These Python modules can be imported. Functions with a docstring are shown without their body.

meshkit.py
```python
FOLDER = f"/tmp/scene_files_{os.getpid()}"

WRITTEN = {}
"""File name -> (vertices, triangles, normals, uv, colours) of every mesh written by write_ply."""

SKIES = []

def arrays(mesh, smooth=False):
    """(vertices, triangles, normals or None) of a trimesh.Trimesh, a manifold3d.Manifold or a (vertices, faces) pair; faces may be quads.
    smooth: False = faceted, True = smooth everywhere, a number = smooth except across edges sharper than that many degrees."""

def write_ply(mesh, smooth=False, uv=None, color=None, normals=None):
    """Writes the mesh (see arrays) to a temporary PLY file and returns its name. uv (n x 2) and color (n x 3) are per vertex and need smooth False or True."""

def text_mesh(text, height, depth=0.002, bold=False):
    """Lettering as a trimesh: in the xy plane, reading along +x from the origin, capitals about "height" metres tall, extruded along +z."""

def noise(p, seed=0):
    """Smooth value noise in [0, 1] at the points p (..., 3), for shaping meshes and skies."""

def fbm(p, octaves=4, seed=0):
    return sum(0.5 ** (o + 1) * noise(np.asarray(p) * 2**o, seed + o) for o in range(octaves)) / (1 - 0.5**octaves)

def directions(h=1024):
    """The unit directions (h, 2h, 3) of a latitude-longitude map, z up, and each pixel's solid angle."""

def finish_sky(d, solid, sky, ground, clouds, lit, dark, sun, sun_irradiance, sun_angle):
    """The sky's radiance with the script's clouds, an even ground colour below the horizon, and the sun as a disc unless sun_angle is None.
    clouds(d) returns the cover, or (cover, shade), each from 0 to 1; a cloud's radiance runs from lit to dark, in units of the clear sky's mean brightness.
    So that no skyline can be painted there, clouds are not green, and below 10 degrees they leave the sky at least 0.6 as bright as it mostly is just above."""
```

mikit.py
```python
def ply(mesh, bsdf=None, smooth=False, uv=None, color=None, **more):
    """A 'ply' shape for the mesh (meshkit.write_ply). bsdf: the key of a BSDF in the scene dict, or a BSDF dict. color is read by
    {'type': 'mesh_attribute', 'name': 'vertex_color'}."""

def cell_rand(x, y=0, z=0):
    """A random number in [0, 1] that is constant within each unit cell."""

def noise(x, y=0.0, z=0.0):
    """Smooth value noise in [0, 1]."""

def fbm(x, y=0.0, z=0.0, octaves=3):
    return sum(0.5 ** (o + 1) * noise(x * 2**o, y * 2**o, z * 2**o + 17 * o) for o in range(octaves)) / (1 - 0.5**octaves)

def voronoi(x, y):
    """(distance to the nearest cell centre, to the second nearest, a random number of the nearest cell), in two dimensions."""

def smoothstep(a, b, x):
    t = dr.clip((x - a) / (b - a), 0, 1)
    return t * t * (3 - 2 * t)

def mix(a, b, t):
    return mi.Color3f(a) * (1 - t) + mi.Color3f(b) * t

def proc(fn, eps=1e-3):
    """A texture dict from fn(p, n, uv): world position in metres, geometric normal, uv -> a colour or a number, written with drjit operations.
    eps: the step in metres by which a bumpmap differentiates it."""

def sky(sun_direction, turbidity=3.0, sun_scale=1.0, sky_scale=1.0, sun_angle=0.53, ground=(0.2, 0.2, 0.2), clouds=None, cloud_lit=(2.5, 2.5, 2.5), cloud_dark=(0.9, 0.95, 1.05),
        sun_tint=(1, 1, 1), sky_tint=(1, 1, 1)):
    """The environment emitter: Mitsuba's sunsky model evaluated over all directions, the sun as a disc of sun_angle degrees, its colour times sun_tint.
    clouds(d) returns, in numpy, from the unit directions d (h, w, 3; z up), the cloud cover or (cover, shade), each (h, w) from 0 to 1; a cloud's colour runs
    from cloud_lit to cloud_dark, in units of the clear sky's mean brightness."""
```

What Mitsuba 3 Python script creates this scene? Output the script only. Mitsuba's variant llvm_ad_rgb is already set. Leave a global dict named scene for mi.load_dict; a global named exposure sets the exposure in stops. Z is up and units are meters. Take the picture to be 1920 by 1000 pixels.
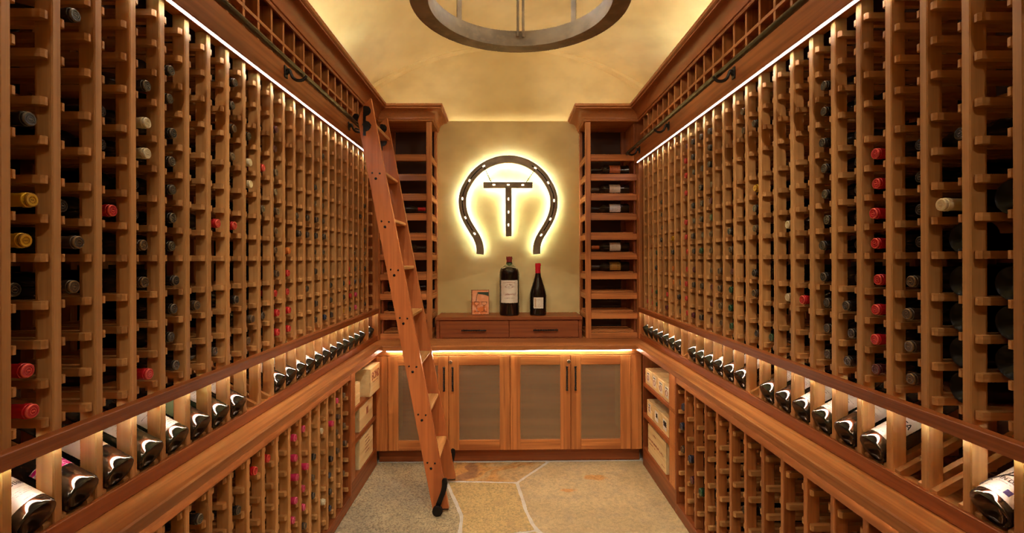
import math, random
import numpy as np, trimesh, mitsuba as mi, drjit as dr
import shapely
from shapely.geometry import Polygon, LineString, Point
from shapely.geometry.polygon import orient
from scipy.spatial import Delaunay
import mikit, meshkit
from mikit import proc, fbm, noise, cell_rand, smoothstep, mix, voronoi
T = mi.ScalarTransform4f
rng = random.Random(7)
scene, labels = {}, {}

# ------------------------------------------------------------------ camera, lights, exposure
H = 1.567                                   # eye height; heights below are written relative to the eye and lifted by H
YAW, ROLL = 0.01355, 0.0032
CAMX = -0.0284
fwd = [math.sin(YAW), math.cos(YAW), 0]
right = [math.cos(YAW), -math.sin(YAW), 0]
up = [-math.sin(ROLL) * right[0], -math.sin(ROLL) * right[1], math.cos(ROLL)]
up = [math.sin(ROLL) * right[0] , math.sin(ROLL) * right[1], math.cos(ROLL)]
scene['camera'] = {'type': 'perspective', 'fov': 2 * math.degrees(math.atan(960 / 900.0)), 'fov_axis': 'x', 'near_clip': 0.05, 'far_clip': 50,
                   'principal_point_offset_x': 0.0, 'principal_point_offset_y': (500 - 486.6) / 1000.0,
                   'to_world': T().look_at(origin=[CAMX, 0, H], target=[CAMX + fwd[0], fwd[1], H], up=up)}
exposure = 0.1
L_RACK = (80.0, 75.0, 68.0)     # light strip over the racks
L_DISP = (140.0, 116.0, 84.0)   # light strip under the ledge
L_CTR = (52.0, 45.0, 34.0)      # light strip under the worktop
L_COVE = (33.0, 33.5, 33.0)     # strips lying on the cornice
L_SIGN = (52.0, 49.0, 41.0)     # strip behind the sign
L_BULB = (480.0, 465.0, 415.0)  # candle bulbs of the chandelier
L_CAN = (8.0, 7.4, 6.2)         # spot lamps in the recessed downlights (intensity)

# ------------------------------------------------------------------ materials
def lin(*c):
    return [((x / 255) / 12.92 if x / 255 <= 0.04045 else ((x / 255 + 0.055) / 1.055) ** 2.4) for x in c]

def wood_fn(axis, c1, c2, c3, scale=1.0):
    c1, c2, c3 = (mi.Color3f(*lin(*c)) for c in (c1, c2, c3))
    def fn(p, n, uv):
        s = uv.x * 37.0
        a, b, c = ((p.x, p.y, p.z), (p.y, p.x, p.z), (p.z, p.x, p.y))[axis]
        w = noise(a * 1.3 + s, b * 9 * scale, c * 9 * scale)
        g = fbm(a * 2.2 + s * 1.7, (b + 0.02 * w) * 70 * scale, (c + 0.02 * w) * 70 * scale, octaves=3)
        f = noise(a * 14 + s, b * 420, c * 420)
        col = mix(mix(c1, c2, smoothstep(0.25, 0.72, g)), c3, smoothstep(0.55, 0.85, w) * 0.65)
        tone = 0.8 + 0.38 * cell_rand(dr.floor(uv.x * 997.0), 3, 1)
        return col * tone * (0.94 + 0.12 * f)
    return proc(fn)

def principled(name, color, rough=0.5, **k):
    scene[name] = {'type': 'twosided', 'bsdf': {'type': 'principled', 'base_color': color if isinstance(color, dict) else {'type': 'rgb', 'value': lin(*color)}, 'roughness': rough, **k}}

RACK = ((178, 123, 66), (196, 142, 84), (154, 102, 52))
TRIM = ((158, 92, 46), (190, 120, 63), (122, 64, 29))
RED = ((122, 60, 27), (142, 75, 34), (92, 43, 19))
for i, ax in enumerate('xyz'):
    principled('rack_' + ax, wood_fn(i, *RACK), 0.5, specular=0.35)
    principled('trim_' + ax, wood_fn(i, *TRIM), 0.38, specular=0.45)
    principled('ladder_' + ax, wood_fn(i, (166, 90, 46), (182, 104, 54), (148, 76, 38)), 0.36, specular=0.45)
    principled('dark_' + ax, wood_fn(i, *RED), 0.42, specular=0.4)
principled('pine', wood_fn(1, (222, 190, 132), (236, 208, 152), (196, 156, 100), 0.5), 0.65, specular=0.2)

def plaster(p, n, uv):
    m = fbm(p.x * 1.6 + 3, p.y * 1.6, p.z * 1.6, octaves=4)
    k = fbm(p.x * 5 + 9, p.y * 5 + p.x * 3, p.z * 7, octaves=4)
    c = mix(lin(203, 175, 110), lin(221, 195, 132), smoothstep(0.3, 0.7, m))
    return mix(c, lin(189, 159, 96), smoothstep(0.3, 0.85, k) * 0.45)
principled('plaster', proc(plaster), 0.7, specular=0.25)
principled('backing', (58, 40, 32), 0.7, specular=0.2)
principled('iron', (30, 26, 24), 0.45, metallic=0.6)
principled('black_metal', (20, 20, 22), 0.35, metallic=0.5)
principled('pipe', (52, 46, 38), 0.3, metallic=0.8)

def bronze(p, n, uv):
    a = fbm(p.x * 9, p.y * 9, p.z * 9, octaves=4)
    b = fbm(p.x * 60 + 4, p.y * 60, p.z * 60, octaves=2)
    return mix(mix(lin(112, 98, 80), lin(140, 124, 102), smoothstep(0.35, 0.7, a)), lin(150, 128, 96), smoothstep(0.55, 0.8, b) * 0.3)
principled('aged_bronze', proc(bronze), 0.5, metallic=0.15, specular=0.4)
principled('wire', (176, 150, 118), 0.38, metallic=0.6)
principled('chrome', (150, 140, 125), 0.25, metallic=0.9)
scene['mortar'] = {'type': 'diffuse', 'reflectance': proc(lambda p, n, uv: mix(lin(222, 216, 200), lin(196, 188, 170), fbm(p.x * 30, p.y * 30, octaves=3)))}

def stone_fn(kind):
    def fn(p, n, uv):
        a = fbm(p.x * 3.1 + 5 * kind, p.y * 3.1, octaves=4)
        b = fbm(p.x * 14 + 2, p.y * 14 + kind, octaves=4)
        g = noise(p.x * 260, p.y * 260)
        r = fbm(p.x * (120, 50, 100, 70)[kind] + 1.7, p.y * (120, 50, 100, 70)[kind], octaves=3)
        pit_shade = 1 - (0.5, 0.3, 0.35, 0.22)[kind] * (1 - smoothstep(0.12, 0.72, r))  # darkens the hollows: relief shading put into the stone colour
        if kind == 0:
            c = mix(lin(166, 150, 120), lin(188, 168, 128), smoothstep(0.3, 0.7, a))
        elif kind == 1:
            d = p.x * 0.8 - p.y * 0.6
            s = fbm(d * 9 + a * 5, (p.x + p.y) * 2.5, octaves=4)
            c = mix(mix(lin(192, 160, 110), lin(200, 148, 82), smoothstep(0.38, 0.62, s)), lin(142, 100, 72), smoothstep(0.56, 0.72, s) * .8)
        elif kind == 2:
            c = mix(lin(186, 158, 106), lin(204, 174, 114), smoothstep(0.3, 0.7, a))
            c = mix(c, lin(150, 122, 84), smoothstep(0.45, 0.85, b) * 0.5)
        else:
            c = mix(lin(190, 166, 120), lin(208, 184, 136), smoothstep(0.3, 0.7, a))
            c = mix(c, lin(158, 140, 112), smoothstep(0.42, 0.85, b) * 0.5)
            for (x, y, rx, ry) in ((0.62, 3.43, 0.10, 0.045), (0.40, 3.25, 0.06, 0.03)):
                e = dr.square((p.x - x) / rx) + dr.square((p.y - y) / ry) + (b - 0.5) * 3.2
                c = mix(c, lin(206, 146, 70), (1 - smoothstep(0.2, 1.2, e)) * .8)
        return c * (0.84 + 0.3 * g) * (0.86 + 0.28 * b) * pit_shade
    return fn
def stone_bump(s, h):
    return lambda p, n, uv: fbm(p.x * s, p.y * s * 1.2, octaves=3) * 1.0 + 0.0 * h
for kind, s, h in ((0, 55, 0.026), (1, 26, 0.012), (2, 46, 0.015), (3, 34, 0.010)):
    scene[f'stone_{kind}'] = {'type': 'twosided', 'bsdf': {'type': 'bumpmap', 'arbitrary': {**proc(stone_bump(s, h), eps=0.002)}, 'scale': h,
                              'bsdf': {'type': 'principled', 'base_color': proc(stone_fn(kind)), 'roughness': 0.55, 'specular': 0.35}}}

# glass bottles full of wine are opaque to the eye: near black, glossy
principled('glass_dark', (6, 6, 6), 0.05, specular=0.55)
principled('glass_green', (8, 13, 8), 0.05, specular=0.55)
principled('glass_brown', (13, 8, 6), 0.05, specular=0.55)
principled('glass_clear_green', (40, 62, 36), 0.06, specular=0.7)
CAPS = {'k': ((15, 14, 14), 'black'), 'r': ((176, 22, 30), 'red'), 'y': ((208, 160, 34), 'yellow'), 'w': ((206, 192, 150), 'cream'), 'n': ((60, 48, 38), 'bronze'),
        'm': ((58, 20, 26), 'maroon'), 'g': ((16, 44, 26), 'green'), 'b': ((22, 28, 42), 'navy'), 'o': ((196, 104, 40), 'orange'), 'p': ((190, 44, 84), 'pink'),
        'd': ((12, 11, 11), 'black'), 'W': ((226, 206, 156), 'white')}
for k, (c, _) in CAPS.items():
    principled('foil_' + k, c, 0.3, specular=0.6, metallic=0.15)

def lines_fn(base, ink, rows, seed):
    base, ink = lin(*base), lin(*ink)
    def fn(p, n, uv):
        r = dr.floor(uv.y * rows)
        fy = uv.y * rows - r
        wd = cell_rand(r, seed, 2) * 0.3
        on = (fy > 0.35) & (fy < 0.62) & (dr.abs(uv.x - 0.5) < 0.12 + wd) & (noise(uv.x * 70, r * 3.0 + seed) > 0.42) & (cell_rand(r, seed, 5) > 0.45)
        return dr.select(on, mi.Color3f(ink), mi.Color3f(base) * (0.94 + 0.08 * fbm(uv.x * 9, uv.y * 9)))
    return proc(fn)
principled('label_white', lines_fn((226, 224, 216), (140, 136, 128), 14, 1), 0.55)
principled('label_cream', lines_fn((222, 206, 176), (128, 100, 78), 12, 4), 0.55)
principled('label_tan', lines_fn((196, 160, 122), (120, 92, 70), 11, 7), 0.55)
principled('label_orange', lines_fn((176, 96, 52), (90, 44, 24), 9, 9), 0.5)
principled('label_gold', lines_fn((172, 128, 56), (44, 34, 18), 6, 3), 0.35, metallic=0.4)
principled('label_green', lines_fn((88, 112, 78), (186, 176, 104), 8, 2), 0.55)
def floral(p, n, uv):
    f, s, r = voronoi(uv.x * 7, uv.y * 7)
    c = dr.select(r < 0.4, mi.Color3f(lin(206, 24, 120)), dr.select(r < 0.6, mi.Color3f(lin(236, 190, 40)), dr.select(r < 0.8, mi.Color3f(lin(160, 20, 60)), mi.Color3f(lin(226, 120, 170)))))
    return dr.select(f > 0.52, mi.Color3f(lin(228, 228, 230)), c)
principled('label_floral', proc(floral), 0.5)
principled('ink', (30, 27, 26), 0.6)
principled('red_ink', (150, 84, 52), 0.7)
principled('blue_ink', (50, 44, 110), 0.6)
principled('paper', (226, 218, 200), 0.6)

# ------------------------------------------------------------------ mesh helpers (z relative to the eye)
def lift(m):
    if isinstance(m, tuple):
        return np.asarray(m[0], float) + [0, 0, H], m[1]
    return np.asarray(m.vertices) + [0, 0, H], np.asarray(m.faces)
def shape(m, bsdf, smooth=False, seed=None, raised=True, **more):
    v, f = lift(m) if raised else ((m[0], m[1]) if isinstance(m, tuple) else (m.vertices, m.faces))
    if smooth not in (True, False):
        return mikit.ply((v, f), bsdf, smooth, **more)
    return mikit.ply((v, f), bsdf, smooth, uv=np.full((len(v), 2), rng.random() if seed is None else seed), **more)
used = {}
def numbered(name):
    n = used.get(name, -1) + 1
    used[name] = n
    return name if n == 0 else f'{name}_{n:03d}'
def thing(name, label, cat, group=None, kind=None):
    k = numbered(name)
    labels[k] = {}
    if label: labels[k]['label'] = label
    if cat: labels[k]['category'] = cat
    if group: labels[k]['group'] = group
    if kind: labels[k]['kind'] = kind
    return k
def part(parent, name, m, bsdf=None, label=None, kind=None, **k):
    key = numbered(parent + '__' + name)
    scene[key] = m if isinstance(m, dict) else shape(m, bsdf, **k)
    if label or kind:
        labels[key] = {**({'label': label} if label else {}), **({'kind': kind} if kind else {})}
    return key
def struct(name, m, bsdf, **k):
    scene[name] = shape(m, bsdf, **k)
    labels[name] = {'kind': 'structure'}
def glow(rgb):
    return {'emitter': {'type': 'area', 'radiance': {'type': 'rgb', 'value': list(rgb)}}}

def _cbox_topology():
    s = np.array([[x, y, z] for x in (-1, 1) for y in (-1, 1) for z in (-1, 1)], float)
    v = np.vstack([s * np.where(np.arange(3) == a, 1.0, 0.9) for a in range(3)])
    h = trimesh.convex.convex_hull(v)
    idx = [int(np.argmin(np.linalg.norm(v - q, axis=1))) for q in h.vertices]
    return s, np.array(idx)[h.faces]
CS, CF = _cbox_topology()
def box(x0, x1, y0, y1, z0, z1, b=0.002):
    x0, x1, y0, y1, z0, z1 = min(x0, x1), max(x0, x1), min(y0, y1), max(y0, y1), min(z0, z1), max(z0, z1)
    c, h = np.array([x0 + x1, y0 + y1, z0 + z1]) / 2, np.array([x1 - x0, y1 - y0, z1 - z0]) / 2
    b = min(b, h.min() * 0.45)
    v = np.vstack([CS * np.where(np.arange(3) == a, h, h - b) for a in range(3)]) + c
    return v, CF
def join(*ms):
    V, F, n = [], [], 0
    for m in ms:
        v, f = m if isinstance(m, tuple) else (np.asarray(m.vertices), np.asarray(m.faces))
        f = np.asarray(f)
        if f.shape[1] == 4: f = np.vstack([f[:, [0, 1, 2]], f[:, [0, 2, 3]]])
        V.append(np.asarray(v, float)); F.append(f + n); n += len(v)
    return np.vstack(V), np.vstack(F)
def fix(m):
    t = trimesh.Trimesh(*m, process=False)
    if t.volume < 0: t.invert()
    return np.asarray(t.vertices), np.asarray(t.faces)
def skin(rings, caps=True):
    rings = [np.asarray(r, float) for r in rings]
    n, V, F = len(rings[0]), np.vstack(rings), []
    for i in range(len(rings) - 1):
        for j in range(n):
            a, b, c, d = i * n + j, i * n + (j + 1) % n, (i + 1) * n + (j + 1) % n, (i + 1) * n + j
            F += [[a, b, c], [a, c, d]]
    if caps:
        for base, r in ((0, rings[0]), ((len(rings) - 1) * n, rings[-1])):
            c = r - r.mean(0)
            u, s, vt = np.linalg.svd(c)
            p2 = c @ vt[:2].T
            pv, tri = trimesh.creation.triangulate_polygon(Polygon(p2), engine='earcut')
            m = [int(np.argmin(np.linalg.norm(p2 - q, axis=1))) for q in pv]
            tri = [[m[t] for t in x] for x in tri]
            F += [[base + t for t in x] for x in tri]
    t = trimesh.Trimesh(V, np.array(F), process=False)
    t.fix_normals()
    if t.volume < 0: t.invert()
    return np.asarray(t.vertices), np.asarray(t.faces)
def prism(poly, axis, a, b):
    """2-D outline extruded along axis (0,1,2) from a to b; the outline's two coordinates are the other axes in order."""
    m = trimesh.creation.extrude_polygon(poly if isinstance(poly, Polygon) else Polygon(poly), b - a, engine='earcut')
    v = np.asarray(m.vertices)
    o = [v[:, 0], v[:, 1], v[:, 2] + a]
    w = np.stack({0: (o[2], o[0], o[1]), 1: (o[0], o[2], o[1]), 2: (o[0], o[1], o[2])}[axis], 1)
    return fix((w, np.asarray(m.faces)))
def tube(pts, r, n=8, closed=False):
    p = np.asarray(pts, float)
    t = np.gradient(p, axis=0)
    if closed: t = np.roll(p, -1, 0) - np.roll(p, 1, 0)
    t /= np.linalg.norm(t, axis=1, keepdims=True) + 1e-12
    a = np.cross(t[0], [0, 0, 1.0] if abs(t[0][2]) < 0.9 else [1.0, 0, 0]); a /= np.linalg.norm(a)
    rings, ang = [], np.arange(n) * 2 * np.pi / n
    for i in range(len(p)):
        a = a - t[i] * (a @ t[i]); a /= np.linalg.norm(a)
        b = np.cross(t[i], a)
        ri = r if np.isscalar(r) else r[i]
        rings.append(p[i] + ri * (np.cos(ang)[:, None] * a + np.sin(ang)[:, None] * b))
    if closed: rings.append(rings[0])
    return skin(rings, caps=not closed)
def lathe(pts, n=20):
    """profile (radius, y) turned about the y axis"""
    ang = np.arange(n) * 2 * np.pi / n
    V, F = [], []
    for r, y in pts:
        V.append(np.stack([r * np.sin(ang), np.full(n, y), r * np.cos(ang)], 1))
    k = len(pts)
    for i in range(k - 1):
        for j in range(n):
            a, b, c, d = i * n + j, i * n + (j + 1) % n, (i + 1) * n + (j + 1) % n, (i + 1) * n + j
            F += [[a, b, c], [a, c, d]]
    V = np.vstack(V + [[[0, pts[0][1], 0]], [[0, pts[-1][1], 0]]])
    for j in range(n):
        F += [[k * n, (j + 1) % n, j], [k * n + 1, (k - 1) * n + j, (k - 1) * n + (j + 1) % n]]
    return V, np.array(F)
def frame(r, a, u, o):
    return T(np.array([[r[0], a[0], u[0], o[0]], [r[1], a[1], u[1], o[1]], [r[2], a[2], u[2], o[2] + H], [0, 0, 0, 1.0]]))
ORD = ['first', 'second', 'third', 'fourth', 'fifth', 'sixth', 'seventh', 'eighth', 'ninth', 'tenth', 'eleventh', 'twelfth', 'thirteenth', 'fourteenth', 'fifteenth', 'sixteenth',
       'seventeenth', 'eighteenth', 'nineteenth', 'twentieth', 'twenty-first', 'twenty-second', 'twenty-third', 'twenty-fourth', 'twenty-fifth']
SIDE = {-1: 'left', 1: 'right'}

# ------------------------------------------------------------------ the room
Y0, YW, YT = -1.2, 4.25, 3.91            # rear end, niche wall, front of the towers
VR, VZ = 2.269, -0.367                    # barrel vault: radius and centre height
def vault(x): return VZ + math.sqrt(VR * VR - x * x)
xs = np.linspace(-1.43, 1.43, 41)
arc = [(x, vault(x)) for x in xs]
struct('floor', box(-1.5, 1.5, Y0 - .1, 4.5, -1.667, -1.5712, 0.0005), 'mortar')
ceil_poly = Polygon(arc + [(1.55, vault(1.43)), (1.55, 2.05), (-1.55, 2.05), (-1.55, vault(1.43))])
v, f = prism(ceil_poly, 1, Y0, 4.45)
struct('ceiling', (v, f), 'plaster', smooth=30)
struct('wall_left', box(-1.55, -1.43, Y0, 4.45, -1.575, vault(1.43) + .01), 'plaster')
struct('wall_right', box(1.43, 1.55, Y0, 4.45, -1.575, vault(1.43) + .01), 'plaster')
struct('wall_back', join(box(-1.43, 1.43, YW, 4.35, -1.575, 1.226, 0.004), box(-1.43, 1.43, 4.35, 4.45, -1.575, 1.95, 0.004)), 'plaster')
struct('wall_rear', box(-1.55, 1.55, Y0 - .1, Y0, -1.575, 2.0), 'plaster')
rib_o = [(x, vault(x) + .01) for x in np.linspace(-1.42, 1.42, 41)]
R2 = 2.06
rib_i = [(x, 1.9015 - R2 + math.sqrt(R2 * R2 - x * x)) for x in np.linspace(1.42, -1.42, 41)]
struct('trim_1', prism(Polygon(rib_o + rib_i), 1, 4.27, 4.36), 'plaster', smooth=30)

# flagstones
STONES = [(0, [(-1.04, 3.74), (-.571, 3.725), (-.451, 3.401), (-.302, 2.946), (-.288, 2.70), (-.36, 2.1), (-1.04, 2.0)]),
          (1, [(-.571, 3.725), (.303, 3.722), (.049, 3.373), (-.451, 3.401)]),
          (2, [(-.451, 3.401), (.049, 3.373), (.073, 3.173), (.094, 3.004), (.126, 2.851), (.150, 2.775), (.029, 2.747), (-.288, 2.70), (-.302, 2.946)]),
          (3, [(.303, 3.722), (1.04, 3.73), (1.04, 2.3), (.62, 2.25), (.24, 2.66), (.161, 2.762), (.126, 2.851), (.094, 3.004), (.073, 3.173), (.049, 3.373)]),
          (2, [(-.288, 2.70), (.029, 2.747), (.150, 2.775), (.24, 2.66), (.62, 2.25), (.35, 1.7), (-.36, 2.1)]),
          (3, [(-1.04, 2.0), (-.36, 2.1), (.35, 1.7), (.2, .9), (-1.04, 1.0)]),
          (0, [(.62, 2.25), (1.04, 2.3), (1.04, .8), (.2, .9), (.35, 1.7)]),
          (2, [(-1.04, 1.0), (.2, .9), (.1, -.2), (-1.04, -.3)]),
          (3, [(.2, .9), (1.04, .8), (1.04, -1.1), (0, -1.15), (.1, -.2)]),
          (0, [(-1.04, -.3), (.1, -.2), (0, -1.15), (-1.04, -1.15)])]
def stone_mesh(outline, kind, seed):
    p = Polygon(outline).buffer(-0.011, join_style=1).simplify(0.001)
    p = max(getattr(p, 'geoms', [p]), key=lambda g: g.area)
    L = p.exterior.length
    n = int(L / 0.03)
    bd = np.array([p.exterior.interpolate(i * L / n).coords[0] for i in range(n)])
    bd += (meshkit.noise(np.c_[bd * 18, np.full(n, seed * 7.0)]) - .5)[:, None] * 0.006
    p = Polygon(bd)
    q = p.buffer(-0.012)
    x0, y0, x1, y1 = p.bounds
    gs = .0075 if seed < 4 else (.012 if seed == 4 else .03)
    g = np.stack(np.meshgrid(np.arange(x0, x1, gs), np.arange(y0, y1, gs)), -1).reshape(-1, 2)
    g = g[shapely.contains_xy(q, g[:, 0], g[:, 1])]
    g = g + (np.random.default_rng(seed).random(g.shape) - .5) * gs * .6
    pts = np.vstack([bd, g])
    tri = Delaunay(pts).simplices
    cen = pts[tri].mean(1)
    tri = tri[shapely.contains_xy(p, cen[:, 0], cen[:, 1])]
    amp = (0.004, 0.004, 0.003, 0.003)[kind]
    z = -1.567 + (meshkit.fbm(np.c_[pts * 7, np.full(len(pts), seed * 3.0)], 3) - .5) * amp
    z += (meshkit.fbm(np.c_[pts * (48, 20, 40, 26)[kind], np.full(len(pts), 1.0)], 3, seed=3) - .5) * (0.010, 0.006, 0.007, 0.0045)[kind]
    z[:n] -= 0.003
    top = np.c_[pts, z]
    low = np.c_[bd, np.full(n, -1.5714)]
    F = [list(t) for t in tri]
    a = top[tri[:, 1]] - top[tri[:, 0]]; b = top[tri[:, 2]] - top[tri[:, 0]]
    F = [t if c > 0 else t[::-1] for t, c in zip(F, np.cross(a[:, :2], b[:, :2]))]
    N = len(top)
    for i in range(n):
        j = (i + 1) % n
        F += [[i, N + i, N + j], [i, N + j, j]]
    return np.vstack([top, low]), np.array(F)
for s, (kind, outl) in enumerate(STONES):
    v, f = stone_mesh(outl, kind, s)
    key = numbered('floor__flagstone')
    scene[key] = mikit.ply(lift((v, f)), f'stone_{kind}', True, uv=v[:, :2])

# ------------------------------------------------------------------ racks on the two long walls
XR, PW, PD = 1.0685, 0.023, 0.042         # front plane of the posts, post width, post depth
ROWS = [-.468, -.3595, -.2703, -.1811, -.0919, .0166, .1058, .195, .2842, .3734, .4819, .5711, .6603, .7495]
NEAR = -3
UP = {-1: (1.0256, .1145), 1: (1.0247, .1157)}
RW, RH = 0.0185, 0.019
def rail_mesh(x0, x1, w, h, ch=0.006):
    """bottle rail: long along x, top at z=0; front end (x0) with clipped corners"""
    o = [(x0 + ch, 0), (x1, 0), (x1, w), (x0 + ch, w), (x0, w - ch), (x0, ch)]
    return prism(Polygon(o), 2, -h, 0)
def mirrored(m, s):
    v, f = m
    if s > 0: return v, f
    return v * [-1, 1, 1], np.asarray(f)[:, ::-1]
SEEDS = [rng.random() for _ in range(7)]
def variants(make, bsdf, seeds=SEEDS, **k):
    return [shape(make, bsdf, seed=s, raised=True, **k) for s in seeds]
def moved(d, *t):
    return {**d, 'to_world': T().translate(list(t))}
SL = math.radians(28)
for s in (-1, 1):
    y0, p = UP[s]
    sd = SIDE[s]
    rk = thing('wine_rack', f'tall open redwood bottle rack covering the {sd} wall above the worktop', 'wine rack')
    post = variants(mirrored(box(XR, XR + PD, -PW, 0, -.612, .80, .0025), s), 'rack_z')
    rear = variants(mirrored(box(1.335, 1.372, -PW, 0, -.612, .80, .0015), s), 'rack_z')
    rail = variants(mirrored(rail_mesh(XR + .0045, 1.334, RW, RH), s), 'rack_x')
    c = math.cos(SL); t = math.tan(SL)
    slope = variants(mirrored(prism(Polygon([(1.076, -.626), (1.330, -.626 + .254 * t), (1.330, -.600 + .254 * t), (1.076, -.600)]), 1, 0, .017), s), 'rack_x', SEEDS[:4])
    for k in range(NEAR, 25):
        y = y0 + p * k
        if k < 24 or s > 0:
            part(rk, 'post', moved(rng.choice(post), 0, y, 0))
            part(rk, 'rear_post', moved(rng.choice(rear), 0, y, 0))
    count, rest = 0, []
    for k in [q for q in range(0, 24)] + [-3, -2, -1]:
        ya, yb = y0 + p * k, y0 + p * (k + 1) - PW - RW
        if s < 0 and k == 23: yb = 3.775
        for z in ROWS[1:]:
            for y in (ya, yb):
                if count < 298 and z > -.46:
                    part(rk, 'rail', moved(rng.choice(rail), 0, y, z)); count += 1
                else:
                    v, f = mirrored(rail_mesh(XR + .0045, 1.334, RW, RH), s)
                    rest.append((v + [0, y, z], f))
        for y in (ya, y0 + p * (k + 1) - PW - .017 if not (s < 0 and k == 23) else 3.78):
            part(rk, 'sloping_rest', moved(rng.choice(slope), 0, y, 0))
    part(rk, 'rail', join(*rest), 'rack_x', kind='stuff')
    ye, yf = y0 + p * NEAR - PW, 3.86
    part(rk, 'ledge', mirrored(prism(Polygon([(1.04, -.4245), (1.0415, -.426), (1.048, -.426), (1.048, -.402), (XR - .0005, -.402), (XR - .0005, -.391), (1.042, -.391), (1.04, -.393)]), 1, ye, yf), s), 'dark_y')
    part(rk, 'front_lip', mirrored(box(1.055, XR - .0005, ye, yf, -.648, -.603, .002), s), 'dark_y')
    part(rk, 'support_rail', mirrored(box(XR, 1.11, ye, 3.80, -.6475, -.6125, .001), s), 'rack_y')
    part(rk, 'end_stile', mirrored(box(1.05, 1.10, 3.862, YT + .03, -.648, .93, .002), s), 'trim_z')
    part(rk, 'end_panel', mirrored(box(1.10, 1.42, 3.865, 3.885, -.648, .93, .001), s), 'dark_z')
    part(rk, 'back_panel', mirrored(box(1.4255, 1.4288, ye, 3.86, -.6475, 1.13, .0005), s), 'backing')
    for z in (-.0145, .4510):
        part(rk, 'cleat', mirrored(box(1.373, 1.395, ye, 3.86, z, z + .0105, .001), s), 'rack_y')
    # strip lights of the rack
    e = thing('light_strip', f'thin white glowing light strip along the top of the {sd} bottle rack', 'light strip')
    part(e, 'strip', shape(mirrored(box(1.033, 1.037, ye, 3.85, .7755, .7795, .0005), s), 'paper', **glow(L_RACK)))
    e = thing('light_strip', f'warm light strip hidden under the ledge of the {sd} rack, over the display bottles', 'light strip')
    part(e, 'strip', shape(mirrored(box(1.049, 1.055, ye, 3.84, -.409, -.4025, .0005), s), 'paper', **glow(L_DISP)))

    # cornice: fascia, lattice, crown
    co = thing('cornice', f'mahogany cornice with square lattice openings and cove crown above the {sd} rack', 'cornice')
    part(co, 'fascia', mirrored(box(1.024, 1.047, ye, YT - .002, .780, .893, .002), s), 'dark_y')  # darker wood tone stands in for the unlit face above the strip
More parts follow.
